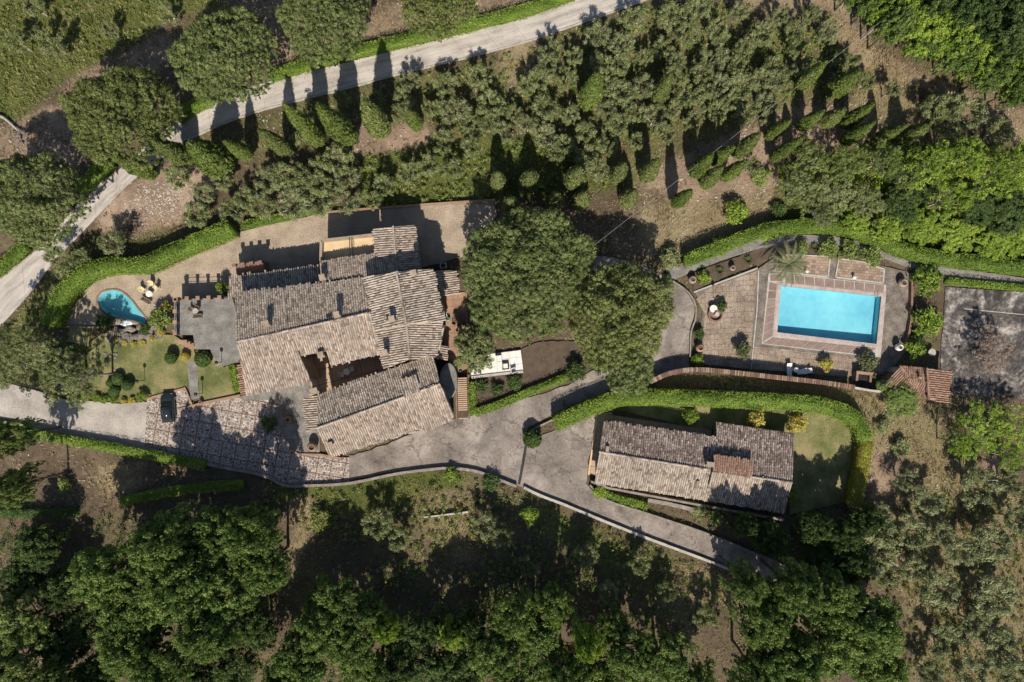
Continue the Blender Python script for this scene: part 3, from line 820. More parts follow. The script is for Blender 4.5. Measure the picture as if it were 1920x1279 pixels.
def leaf_cards(C, N, ln, wd, jit, tint):
    """diamond leaves at C facing N"""
    n = len(C)
    N = N + RG.normal(size=(n, 3)) * jit
    N /= np.linalg.norm(N, axis=1)[:, None] + 1e-9
    t = np.cross(N, RG.normal(size=(n, 3))); t /= np.linalg.norm(t, axis=1)[:, None] + 1e-9
    b = np.cross(N, t)
    ln = (ln * RG.uniform(0.7, 1.3, n))[:, None]; wd = (wd * RG.uniform(0.7, 1.3, n))[:, None]
    V = np.stack([C - t * ln, C - b * wd + N * wd * 0.25, C + t * ln, C + b * wd + N * wd * 0.25], 1).reshape(-1, 3)
    F = np.arange(4 * n).reshape(n, 4)
    return V, F, np.repeat(tint, 4)

def clumps(cen, rad, n_per, ln, wd, jit=0.5, up=-0.35, shell=(0.65, 1.05), tint=None, flat=1.0):
    cen = np.asarray(cen, float); k = len(cen)
    rad = np.broadcast_to(np.asarray(rad, float), (k,))
    if tint is None: tint = RG.uniform(0.2, 0.8, k)
    d = unit(k * n_per, up)
    idx = np.repeat(np.arange(k), n_per)
    r = rad[idx] * RG.uniform(shell[0], shell[1], len(idx))
    p = d * r[:, None]; p[:, 2] *= flat
    T = np.clip(tint[idx] + RG.normal(size=len(idx)) * 0.13, 0, 1)
    return leaf_cards(cen[idx] + p, d, ln, wd, jit, T)

def join(parts):
    Vs, Fs, Ts, n = [], [], [], 0
    for V, F, T in parts:
        Vs.append(V); Fs.append(F + n); Ts.append(T); n += len(V)
    return np.concatenate(Vs), np.concatenate(Fs), np.concatenate(Ts)

def leaf_mesh(name, parts, mat):
    V, F, T = join(parts) if isinstance(parts, list) else parts
    return np_mesh(name, V, F, mat, tint=T)

PROTO = {}
def proto(key, parts):
    PROTO[key] = parts                         # list of (part name, mesh)

def place(key, name, label, cat, loc, sxy, sz=None, rz=None, group=None, mat=None, tilt=0.0):
    o = thing(name, label, cat, loc, random.uniform(0, 2 * PI) if rz is None else rz, group)
    if tilt:
        o.rotation_euler = (random.uniform(-tilt, tilt), random.uniform(-tilt, tilt), o.rotation_euler[2])
    o.scale = (sxy, sxy, sxy if sz is None else sz)
    for pn, me in PROTO[key]:
        c = bpy.data.objects.new(pn, me); c.parent = o; COL.objects.link(c)
        if mat is not None and pn in ('crown', 'foliage'):
            c.material_slots[0].link = 'OBJECT'; c.material_slots[0].material = mat
    return o

# umbrella pine: unit crown radius 1 at unit height; built at real size r = 7 m, top 12 m
def make_pine(seed, Rm=7.0, zt=12.0, hz=4.2, md=0.07, amp=1.0):
    global RG
    RG = np.random.default_rng(seed); rr = random.Random(seed)
    ph = RG.uniform(0, 2 * PI, 5)
    def rim(a): return 1 + 0.05 * np.sin(2 * a + ph[0]) + 0.045 * np.sin(3 * a + ph[1]) + 0.035 * np.sin(5 * a + ph[2]) + 0.03 * np.sin(9 * a + ph[3])
    pts = []
    # tuft positions by dart throwing on the dome
    cand = RG.uniform(-1.1, 1.1, (16000, 2)); q = np.hypot(cand[:, 0], cand[:, 1]); a = np.arctan2(cand[:, 1], cand[:, 0])
    cand = cand[q < rim(a)]
    grid = {}
    for x, y in cand:
        g = (int(x / md), int(y / md)); ok = True
        for i in (-1, 0, 1):
            for j in (-1, 0, 1):
                for (u, v) in grid.get((g[0] + i, g[1] + j), ()):
                    if (u - x) ** 2 + (v - y) ** 2 < md * md: ok = False
        if ok:
            grid.setdefault(g, []).append((x, y)); pts.append((x, y))
    pts = np.array(pts); q = np.hypot(pts[:, 0], pts[:, 1]) / rim(np.arctan2(pts[:, 1], pts[:, 0]))
    lob = vnoise(pts[:, 0] * 3.2 + 20 + seed, pts[:, 1] * 3.2 + 20, seed)
    lob2 = vnoise(pts[:, 0] * 6.5 + 20 + seed, pts[:, 1] * 6.5 + 20, seed + 1)
    z = zt - hz + hz * np.sqrt(np.clip(1 - q * q * 0.97, 0, 1)) + (lob - 0.5) * 1.5 * amp + (lob2 - 0.5) * 2.0 * amp - 0.4 + RG.normal(size=len(q)) * 0.13
    C = np.stack([pts[:, 0] * Rm, pts[:, 1] * Rm, z - 0.3], 1)
    nrm = np.stack([pts[:, 0] * 0.9, pts[:, 1] * 0.9, np.sqrt(np.clip(1.1 - q * q, 0.05, 1))], 1)
    tint = np.clip(0.5 + (lob2 - 0.5) * 0.35 + RG.normal(size=len(q)) * 0.12, 0, 1)
    top = clumps(C, RG.uniform(0.36, 0.54, len(C)), 60, 0.13, 0.06, jit=0.28, up=-0.05, shell=(0.55, 1.05), tint=tint)
    low = C.copy(); low[:, 2] -= RG.uniform(0.6, 1.0, len(C)); low[:, :2] *= 0.97
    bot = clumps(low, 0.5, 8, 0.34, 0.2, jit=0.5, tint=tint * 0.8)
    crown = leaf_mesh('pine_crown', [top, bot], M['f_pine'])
    tb = MB(); tb.tube([(0, 0, -0.3), (0.1, 0.05, 2.5), (0.0, 0.1, 5.0), (0, 0, zt - hz - 0.6)], [0.5, 0.4, 0.36, 0.3], 9)
    for i in range(13):
        a = 2 * PI * i / 13 + rr.uniform(-0.2, 0.2); l = rr.uniform(0.55, 0.85) * Rm
        z0 = zt - hz - rr.uniform(0.6, 2.2)
        tb.tube([(0, 0, z0), (math.cos(a) * l * 0.5, math.sin(a) * l * 0.5, z0 + 0.9), (math.cos(a) * l, math.sin(a) * l, zt - hz + 1.0)], [0.19, 0.13, 0.05], 5)
    return [('trunk', tb.mesh('pine_trunk', M['pinebark'], True)), ('crown', crown)]
for i in range(3): proto('pine%d' % i, make_pine(11 + i))
proto('pine3', make_pine(15, 3.3, 11.0, 2.6, 0.15, 0.6))

# olive: crown radius 2 m, top 4.2 m, pale limbs showing in the open middle
def make_olive(seed):
    global RG
    RG = np.random.default_rng(seed); rr = random.Random(seed)
    tb = MB(); tb.tube([(0, 0, -0.3), (0.05, 0, 0.6), (0, 0.08, 1.2)], [0.2, 0.16, 0.14], 7)
    cen = []
    nl = rr.choice((4, 5, 5, 6))
    for i in range(nl):
        a = 2 * PI * i / nl + rr.uniform(-0.35, 0.35); l = rr.uniform(1.2, 1.75); top = rr.uniform(3.0, 3.9)
        p = [(0, 0.05, 1.1), (math.cos(a) * l * 0.35, math.sin(a) * l * 0.35, 2.0), (math.cos(a + 0.15) * l * 0.75, math.sin(a + 0.15) * l * 0.75, top - 0.45), (math.cos(a) * l, math.sin(a) * l, top + 0.22)]
        tb.tube(p, [0.1, 0.075, 0.055, 0.025], 5)
        for k in range(3):
            b = a + rr.uniform(-0.9, 0.9); m = l * rr.uniform(0.75, 1.15); s = rr.uniform(0.45, 0.75)
            st = Vector(p[1]).lerp(Vector(p[2]), s)
            e = (math.cos(b) * m, math.sin(b) * m, top + rr.uniform(-0.3, 0.5))
            tb.tube([st, st.lerp(Vector(e), 0.55) + Vector((0, 0, 0.2)), e], [0.05, 0.04, 0.016], 4)
            cen.append(e)
            cen.append(tuple(st.lerp(Vector(e), 0.6) + Vector((rr.uniform(-.25, .25), rr.uniform(-.25, .25), -0.05))))
        for k in range(8):
            b = a + rr.uniform(-0.7, 0.7); m = rr.uniform(0.6, 1.9)
            cen.append((math.cos(b) * m, math.sin(b) * m, top - 0.15 - abs(m - 1.2) * 0.6 + rr.uniform(-0.6, 0.3)))
    cen = np.array(cen)
    ti = RG.uniform(0.2, 0.75, len(cen))
    P_ = clumps(cen, RG.uniform(0.28, 0.5, len(cen)), 84, 0.11, 0.05, jit=0.45, up=-0.3, shell=(0.3, 1.1), tint=ti)
    return [('trunk', tb.mesh('olive_trunk', M['palebark'], True)), ('crown', leaf_mesh('olive_crown', P_, M['f_olive']))]
for i in range(7): proto('olive%d' % i, make_olive(31 + i))

# cypress: radius 1 m, height 10 m
def make_cypress(seed, wide=1.0, top=10.0, base=0.5, key='f_cyp'):
    global RG
    RG = np.random.default_rng(seed)
    n = 900
    t = RG.uniform(0, 1, n) ** 0.85; a = RG.uniform(0, 2 * PI, n)
    def prof(t): return np.clip(np.sin(np.clip(t * 0.93 + 0.07, 0, 1) ** 0.62 * PI), 0, 1) ** 0.75
    lump = 1 + 0.36 * (vnoise(a * 1.9 + 10, t * 11 + seed, seed) - 0.5)
    r = prof(t) * wide * lump
    z = base + t * (top - base)
    C = np.stack([np.cos(a) * r * 0.9, np.sin(a) * r * 0.9, z], 1)
    ti = np.clip(RG.normal(size=n) * 0.16 + 0.45, 0, 1)
    idx = np.repeat(np.arange(n), 11); m = len(idx)
    Cc = C[idx] + RG.normal(size=(m, 3)) * (0.07, 0.07, 0.16)
    N = np.stack([np.cos(a), np.sin(a), np.full(n, 0.35)], 1)[idx]
    N = N + RG.normal(size=(m, 3)) * 0.45; N /= np.linalg.norm(N, axis=1)[:, None]
    T = np.clip(ti[idx] + RG.normal(size=m) * 0.12, 0, 1)
    t_ = np.cross(N, np.cross(np.array([[0, 0, 1.0]]), N)) * 0 + np.array([[0, 0, 1.0]]) + RG.normal(size=(m, 3)) * 0.4
    b_ = np.cross(N, t_); b_ /= np.linalg.norm(b_, axis=1)[:, None] + 1e-9; t_ = np.cross(b_, N)
    ln = RG.uniform(0.1, 0.2, m)[:, None]; wd = RG.uniform(0.04, 0.075, m)[:, None]
    V = np.stack([Cc - t_ * ln, Cc - b_ * wd, Cc + t_ * ln + N * 0.05, Cc + b_ * wd], 1).reshape(-1, 3)
    F = np.arange(4 * m).reshape(m, 4)
    core = [(V, F, np.repeat(T, 4))]
    k = 14; rows = np.linspace(0, 1, 12)
    cv = np.array([[math.cos(2 * PI * i / k) * prof(np.array([s]))[0] * wide * 0.8, math.sin(2 * PI * i / k) * prof(np.array([s]))[0] * wide * 0.8, base + s * (top - base)] for s in rows for i in range(k)])
    cf = np.array([(j * k + i, j * k + (i + 1) % k, (j + 1) * k + (i + 1) % k, (j + 1) * k + i) for j in range(11) for i in range(k)])
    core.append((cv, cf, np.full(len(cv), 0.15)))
    tb = MB(); tb.tube([(0, 0, -0.3), (0, 0, base + 0.3), (0, 0, top * 0.5)], [0.2, 0.16, 0.08], 7)
    return [('trunk', tb.mesh('cypress_trunk', M['palebark'], True)), ('crown', leaf_mesh('cypress_crown', core, M[key]))]
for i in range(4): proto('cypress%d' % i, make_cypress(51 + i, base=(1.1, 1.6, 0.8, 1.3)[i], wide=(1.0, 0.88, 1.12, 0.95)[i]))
for i in range(2): proto('topiary%d' % i, make_cypress(61 + i, wide=1.25, top=6.5, base=0.6, key='f_cyp2'))

# broadleaf tree: crown radius 4 m, top 9 m
def make_broad(seed, nl=46, npl=300, ln=0.11, wd=0.07, open_=0.0, twig=0):
    global RG
    RG = np.random.default_rng(seed); rr = random.Random(seed)
    cen = []; rad = []
    ph = [rr.uniform(0, 6.28) for _ in range(4)]
    for i in range(nl):
        q = math.sqrt((i + 0.5) / nl); a = i * 2.39996 + rr.uniform(-0.3, 0.3)
        rim = 1 + 0.14 * math.sin(2 * a + ph[0]) + 0.12 * math.sin(3 * a + ph[1]) + 0.08 * math.sin(5 * a + ph[2])
        q = q * rim + rr.uniform(-0.06, 0.06)
        z = 5.2 + 3.0 * math.sqrt(max(0, 1 - min(1, q) ** 2 * 0.9)) + rr.uniform(-0.8, 0.6)
        cen.append((math.cos(a) * q * 3.55, math.sin(a) * q * 3.55, z)); rad.append(rr.uniform(0.55, 0.95))
    cen = np.array(cen); rad = np.array(rad)
    # sub clumps inside every lobe so that the outline breaks up
    sub = []; sr = []; st = []
    for c, r in zip(cen, rad):
        tt = rr.uniform(0.25, 0.75)
        for d in unit(9, -0.2):
            sub.append(c + d * r * RG.uniform(0.5, 1.0)); sr.append(r * RG.uniform(0.32, 0.55)); st.append(min(1, max(0, tt + RG.normal() * 0.1)))
    sub = np.array(sub); sr = np.array(sr); st = np.array(st)
    if open_:
        k = RG.random(len(sub)) > open_; sub, sr, st = sub[k], sr[k], st[k]
    parts = [clumps(sub, sr, max(6, npl // 7), ln, wd, jit=0.45, up=-0.4, shell=(0.45, 1.1), tint=st)]
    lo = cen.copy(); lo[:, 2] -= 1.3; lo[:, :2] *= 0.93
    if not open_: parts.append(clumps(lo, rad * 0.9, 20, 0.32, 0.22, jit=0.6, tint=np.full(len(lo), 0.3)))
    tb = MB(); tb.tube([(0, 0, -0.3), (0.1, 0, 1.5), (0, 0.1, 3.2), (0, 0, 4.6)], [0.3, 0.24, 0.2, 0.14], 7)
    for i in range(9 + twig):
        c = Vector(cen[rr.randrange(nl)]); z0 = rr.uniform(2.6, 4.4)
        ext = 1.12 if i >= 9 else 0.95
        tb.tube([(0, 0, z0), (c.x * 0.5, c.y * 0.5, (z0 + c.z) / 2 + 0.3), (c.x * ext, c.y * ext, c.z + (0.75 if i >= 9 else -0.3))], [0.1, 0.075, 0.022], 5)
    return [('trunk', tb.mesh('tree_trunk', M['palebark'] if twig else M['bark'], True)), ('crown', leaf_mesh('tree_crown', parts, M['f_oak']))]
for i in range(5): proto('broad%d' % i, make_broad(71 + i))
for i in range(3): proto('loose%d' % i, make_broad(81 + i, nl=40, npl=220, ln=0.15, wd=0.05, open_=0.25, twig=5))

# shrubs: radius 1 m, height about 1.5 m
def make_shrub(seed, n=26, r=(0.22, 0.4), ln=0.1, wd=0.055, ball=False, per=60):
    global RG
    RG = np.random.default_rng(seed); rr = random.Random(seed)
    if ball:
        d = unit(240, -0.75); cen = d * np.array([0.9, 0.9, 0.85]) + (0, 0, 0.95)
        parts = [clumps(cen, 0.1, 12, 0.07, 0.04, jit=0.4, up=-1, shell=(0.2, 1.1))]
        k = 12
        cv = np.array([[math.cos(2 * PI * i / k) * math.sin(PI * j / 8) * 0.86, math.sin(2 * PI * i / k) * math.sin(PI * j / 8) * 0.86, 0.95 + 0.82 * math.cos(PI * j / 8)] for j in range(9) for i in range(k)])
        cf = np.array([(j * k + i, (j + 1) * k + i, (j + 1) * k + (i + 1) % k, j * k + (i + 1) % k) for j in range(8) for i in range(k)])
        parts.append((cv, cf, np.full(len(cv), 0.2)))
    else:
        cen = []
        for i in range(n):
            q = math.sqrt((i + 0.5) / n); a = i * 2.39996 + rr.uniform(-0.4, 0.4)
            q *= 1 + 0.18 * math.sin(3 * a + seed)
            cen.append((math.cos(a) * q * 0.8, math.sin(a) * q * 0.8, 0.45 + 0.8 * math.sqrt(max(0, 1 - q * q * 0.8)) + rr.uniform(-0.25, 0.2)))
        cen = np.array(cen)
        parts = [clumps(cen, RG.uniform(r[0], r[1], n), per, ln, wd, jit=0.7, up=-0.6, shell=(0.2, 1.15))]
    tb = MB()
    for i in range(6):
        a = i * 1.05; tb.tube([(0, 0, -0.2), (math.cos(a) * 0.2, math.sin(a) * 0.2, 0.5), (math.cos(a) * 0.5, math.sin(a) * 0.5, 1.1)], [0.05, 0.035, 0.012], 4)
    return [('stem', tb.mesh('shrub_stem', M['bark'])), ('foliage', leaf_mesh('shrub_foliage', parts, M['f_hedge']))]
for i in range(4): proto('shrub%d' % i, make_shrub(91 + i))
for i in range(2): proto('ball%d' % i, make_shrub(97 + i, ball=True))
# leafless shrub of brown twigs
def make_twiggy(seed):
    global RG
    RG = np.random.default_rng(seed); rr = random.Random(seed)
    tb = MB()
    for i in range(46):
        a = rr.uniform(0, 2 * PI); l = rr.uniform(0.4, 1.0); h = rr.uniform(0.7, 1.5)
        tb.tube([(0, 0, -0.1), (math.cos(a) * l * 0.5, math.sin(a) * l * 0.5, h * 0.6), (math.cos(a + .3) * l, math.sin(a + .3) * l, h)], [0.03, 0.022, 0.008], 4)
    cen = np.stack([RG.normal(size=40) * 0.42, RG.normal(size=40) * 0.42, RG.uniform(0.5, 1.4, 40)], 1)
    f = leaf_mesh('twigs', clumps(cen, 0.25, 16, 0.12, 0.018, jit=1.5, shell=(0.1, 1.2)), M['f_twig'])
    return [('stem', tb.mesh('twig_stem', M['bark'])), ('foliage', f)]
proto('twig0', make_twiggy(101))

def hedge(name, label, pts, wpx, h, mat='f_hedge', dens=75, leaf=(0.085, 0.055), cat='hedge', rag=0.05, group=None):
    """clipped hedge: a solid core with a coat of leaves"""
    global RG
    RG = np.random.default_rng(abs(hash(label)) % 1000 if False else len(label) * 7 + int(pts[0][0] + 500))
    c = catmull([(p.x, p.y) for p in W(pts, h * 0.8)], 0.5)
    w = wpx / PXM * 0.93
    o0 = c[0]
    loc = [q - o0 for q in c]
    core = ribbon(loc, w * 0.78, -0.3, h - 0.25, jitter=0.04)
    F4 = np.array([f for f in core.f if len(f) == 4]); CV = np.array(core.v)
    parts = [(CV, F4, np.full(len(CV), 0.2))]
    L = sum((c[i] - c[i - 1]).length for i in range(1, len(c)))
    seg = np.array([[q.x, q.y] for q in loc]); d = np.diff(seg, axis=0); sl = np.linalg.norm(d, axis=1); cs = np.concatenate([[0], np.cumsum(sl)])
    def along(s):
        j = np.clip(np.searchsorted(cs, s) - 1, 0, len(sl) - 1)
        f = (s - cs[j]) / sl[j]; p = seg[j] + d[j] * f[:, None]; t = d[j] / sl[j][:, None]
        return p, np.stack([-t[:, 1], t[:, 0]], 1)
    n = int(L * w * dens)
    s = RG.uniform(0, cs[-1], n); u = RG.uniform(-0.5, 0.5, n); p, nn = along(s)
    edge = 1 + 0.2 * (vnoise(s * 0.8 + 7, u * 0 + 3, 5) - 0.5) * 2
    hz = h + (vnoise(s * 0.9 + 30, u * 3 + 30, 8) - 0.5) * 0.5 + RG.normal(size=n) * rag
    ti = np.clip(0.5 + (vnoise(s * 0.55 + 5, u * 2.5 + 5, 9) - 0.5) * 0.9 + RG.normal(size=n) * 0.17, 0, 1)
    C = np.concatenate([p + nn * (u * w * edge)[:, None], hz[:, None]], 1)
    parts.append(leaf_cards(C, np.tile([[0, 0, 1.0]], (n, 1)), leaf[0], leaf[1], 0.75, ti))
    for sg in (-1, 1):
        n = int(L * h * dens * 0.6)
        s = RG.uniform(0, cs[-1], n); z = RG.uniform(0, h, n); p, nn = along(s)
        ed = w / 2 * (1 + 0.12 * (vnoise(s * 0.8 + 7, z * 1.5, 5) - 0.5) * 2) + RG.normal(size=n) * rag
        C = np.concatenate([p + nn * (ed * sg)[:, None], z[:, None]], 1)
        N = np.concatenate([nn * sg, np.full((n, 1), 0.4)], 1)
        ti = np.clip(0.45 + RG.normal(size=n) * 0.18, 0, 1)
        parts.append(leaf_cards(C, N, leaf[0], leaf[1], 0.7, ti))
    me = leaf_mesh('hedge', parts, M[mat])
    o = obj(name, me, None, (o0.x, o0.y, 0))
    return tag(o, label, cat, group)

ORD = ['first', 'second', 'third', 'fourth', 'fifth', 'sixth', 'seventh', 'eighth', 'ninth', 'tenth', 'eleventh', 'twelfth']
def nth(i, n):
    if n == 1: return 'only one'
    if i == 0: return 'leftmost'
    if i == n - 1: return 'rightmost'
    return ORD[i] + ' from the left'

# ------------------------------------------------------------------ umbrella pines
PINES = [
    (50, 368, 92, 12, 'umbrella pine at the left edge, between road bend and brown slope', 0),
    (215, 212, 101, 12.5, 'big round umbrella pine beside the road bend, left of the upper bend', 1),
    (412, 96, 94, 12.5, 'big round umbrella pine overhanging the upper side of the road, second from left on top', 2),
    (602, 20, 88, 12, 'umbrella pine cut by the top edge above the road hedge, left of two', 0),
    (822, -12, 72, 12, 'umbrella pine cut by the top edge above the road hedge, right of two', 1),
    (986, 510, 125, 12.5, 'largest umbrella pine, right beside the villa and its patio', 2),
    (1166, 591, 102, 12, 'umbrella pine between the villa pine and the pool drive', 1),
    (1180, 692, 47, 11.0, 'small umbrella pine crown overhanging the asphalt drive', 3),
]
for px, py, r, h, lab, v in PINES:
    zc = h - 2.5
    k = (CAM_H - zc) / CAM_H / PXM
    p = P(px, py, zc)
    place('pine%d' % v, 'pine_tree', lab, 'pine tree', (p.x, p.y, -0.1), r * k / (3.3 if v == 3 else 7.0) * 0.985, h / (11.0 if v == 3 else 12.0), group='umbrella pines', mat=M['f_pine2'] if v == 1 else None)
# far row beyond the top edge keeps the slope shaded as in the picture
# ------------------------------------------------------------------ cypresses: base pixel, tip pixel
CYP = [
    ('in the row below the concrete road', [((292, 330), (212, 292), 1.1), ((359, 303), (288, 262), 1.2), ((423, 314), (345, 268), 1.55), ((473, 295), (425, 258), 1.0), ((545, 288), (485, 238), 0.95), ((605, 274), (530, 212), 1.05), ((658, 263), (596, 196), 1.25), ((720, 254), (677, 189), 1.25), ((783, 240), (757, 208), 0.9)]),
    ('among the upper olives', [((1101, 200), (1105, 141), 1.3), ((1228, 191), (1262, 147), 0.9), ((1492, 165), (1540, 104), 0.95), ((1553, 175), (1604, 126), 1.15)]),
    ('in the double row at the grove end', [((1207, 338), (1229, 301), 1.05), ((1300, 327), (1326, 272), 1.1), ((1330, 306), (1369, 272), 1.0), ((1377, 292), (1423, 247), 1.0), ((1436, 258), (1479, 229), 0.9), ((1497, 240), (1534, 219), 0.9), ((1540, 235), (1579, 200), 0.95), ((1579, 237), (1633, 192), 1.05)]),
    ('in the lower cypress row above the pool', [((1262, 386), (1284, 338), 1.0), ((1319, 347), (1353, 322), 0.9), ((1353, 337), (1395, 301), 0.95), ((1444, 300), (1498, 256), 0.95), ((1580, 268), (1635, 235), 0.95), ((1635, 266), (1688, 224), 1.0), ((1683, 266), (1742, 221), 1.0), ((1479, 288), (1512, 258), 0.85)]),
]
ci = 0
for anchor, row in CYP:
    row = sorted(row, key=lambda q: q[0][0])
    for i, (b, t, w) in enumerate(row):
        r0 = math.hypot(b[0] - 960, b[1] - 640); r1 = math.hypot(t[0] - 960, t[1] - 640)
        h = CAM_H * (1 - r0 / r1)
        h = min(16, max(7.5, h))
        p = P(*b)
        place('cypress%d' % (ci * 7 % 4), 'cypress_tree', 'slender dark cypress, %s %s' % (nth(i, len(row)), anchor), 'cypress', (p.x, p.y, -0.1), w * (0.95 if h < 12 else 1.15) * random.uniform(0.85, 1.15), h / 10.0, group='cypresses ' + anchor, tilt=0.045, mat=M[('f_cyp', 'f_cyp3', 'f_cyp')[ci % 3]])
        ci += 1
TOP = [('in the upper row of clipped cypresses', [(934, 342, 14), (994, 338, 18), (1079, 336, 19), (1160, 325, 14)]),
       ('in the lower row of clipped cypresses', [(957, 388, 16), (1041, 377, 15), (1090, 375, 16), (1180, 370, 15)])]
for anchor, row in TOP:
    for i, (px, py, r) in enumerate(row):
        p = P(px, py, 3.5)
        place('topiary%d' % (i % 2), 'clipped_cypress', 'short clipped cypress, %s %s' % (nth(i, 4), anchor), 'cypress', (p.x, p.y, -0.1), r / PXM / 1.2, random.uniform(1.1, 1.4), group=anchor[3:])

# ------------------------------------------------------------------ olive trees
OLIVES = [
    ('in the row nearest the concrete road', [(578, 207, 20), (640, 183, 17), (706, 183, 15), (767, 152, 22), (834, 160, 26), (897, 143, 26), (1029, 92, 23), (1119, 66, 30), (1186, 34, 27), (1260, 25, 30), (1311, 15, 26), (1390, 20, 20)]),
    ('in the second grove row', [(746, 213, 18), (756, 186, 25), (807, 204, 20), (852, 209, 33), (919, 197, 31), (964, 212, 18), (1011, 150, 26), (1029, 121, 26), (1061, 149, 22), (1125, 120, 25), (1165, 80, 27), (1162, 122, 25)]),
    ('in the upper right grove', [(1210, 105, 18), (1247, 88, 22), (1287, 64, 29), (1345, 58, 27), (1337, 106, 29), (1396, 88, 22), (1433, 61, 27), (1462, 28, 18), (1489, 60, 22), (1494, 90, 19), (1521, 27, 18), (1553, 61, 25)]),
    ('in the middle grove row', [(1024, 202, 29), (1130, 160, 22), (1167, 173, 29), (1205, 158, 27), (1262, 140, 20), (1292, 170, 29), (1316, 138, 24), (1348, 160, 25), (1391, 160, 29), (1425, 149, 25), (1452, 128, 24), (1460, 150, 24)]),
    ('in the lower grove row', [(828, 268, 25), (884, 276, 23), (916, 234, 21), (1026, 253, 25), (1042, 287, 19), (1096, 250, 23), (1157, 234, 25), (1228, 221, 25), (1298, 226, 20), (1348, 207, 23), (1399, 213, 23), (1433, 191, 23)]),
    ('below the grove beside the clipped cypresses', [(800, 310, 24), (850, 318, 24), (1109, 290, 32), (1120, 318, 24), (1194, 266, 19), (1252, 250, 19), (1412, 311, 16), (1440, 222, 18)]),
    ('standing singly between the left grove rows', [(880, 232, 20), (945, 250, 22), (985, 160, 20), (990, 232, 22), (1060, 272, 22), (1070, 215, 20), (1075, 105, 20)]),
    ('standing singly between the right grove rows', [(1138, 205, 20), (1140, 272, 20), (1188, 212, 22), (1262, 205, 20), (1325, 190, 20), (1375, 190, 20), (1385, 122, 22), (1268, 112, 20), (1505, 125, 20)]),
    ('by the track at the grove edge', [(1574, 110, 16), (1600, 112, 15), (1628, 150, 18), (1675, 168, 16), (1752, 206, 28), (1778, 200, 30), (1779, 229, 28), (1813, 213, 40), (1877, 242, 26)]),
    ('in the upper thicket row above gravel court', [(330, 330, 22), (415, 336, 18), (500, 340, 25), (540, 328, 26), (586, 318, 25), (632, 300, 28), (650, 330, 22), (720, 345, 20), (765, 325, 20)]),
    ('in the lower thicket row above gravel court', [(364, 400, 24), (383, 363, 20), (436, 397, 21), (462, 372, 22), (490, 386, 27), (549, 379, 29), (597, 374, 29), (650, 370, 26), (700, 375, 18), (600, 345, 22), (555, 352, 22)]),
    ('on the bank outside the gravel-court hedge', [(112, 487, 29), (213, 456, 27), (150, 480, 18)]),
    ('on the grass in the top left corner', [(30, 78, 24), (92, 80, 32), (60, 10, 24), (205, 55, 14), (310, 25, 20)]),
    ('on the slope south of the asphalt yard', [(707, 985, 32), (750, 1010, 24), (905, 985, 27), (940, 1005, 24), (990, 1060, 22), (1100, 1040, 26), (1140, 1110, 24), (1200, 1060, 22), (1250, 1110, 20), (1320, 1158, 24)]),
    ('in the upper half of lower-right grove', [(1640, 985, 38), (1711, 998, 32), (1742, 940, 26), (1766, 1000, 22), (1801, 1034, 27), (1836, 917, 36), (1860, 1018, 36), (1906, 975, 27), (1700, 900, 18), (1900, 900, 22)]),
    ('in the lower half of lower-right grove', [(1649, 1040, 36), (1664, 1078, 26), (1711, 1065, 24), (1762, 1104, 36), (1770, 1205, 32), (1828, 1170, 27), (1871, 1123, 39), (1875, 1221, 36), (1820, 1262, 32), (1910, 1265, 30), (1745, 1262, 24)]),
]
oi = 0
for anchor, row in OLIVES:
    row = sorted(row)
    for i, (px, py, r) in enumerate(row):
        h = 4.2 * (0.75 + r / 26.0 * 0.3); zc = h * 0.75
        p = P(px, py, zc)
        s = r / PXM * (CAM_H - zc) / CAM_H / (1.8 if 'thicket' in anchor or 'lower-right' in anchor else 2.12)
        place('olive%d' % (oi % 7), 'olive_tree', '%s grey-green olive tree, %s %s' % ('small' if r < 20 else 'broad' if r > 29 else 'mid-sized', nth(i, len(row)), anchor), 'olive tree', (p.x, p.y, -0.12), s, h / 4.2, group='olive trees ' + anchor, mat=M['f_olive2'] if 'lower-right' in anchor or oi % 4 == 3 else None)
        oi += 1

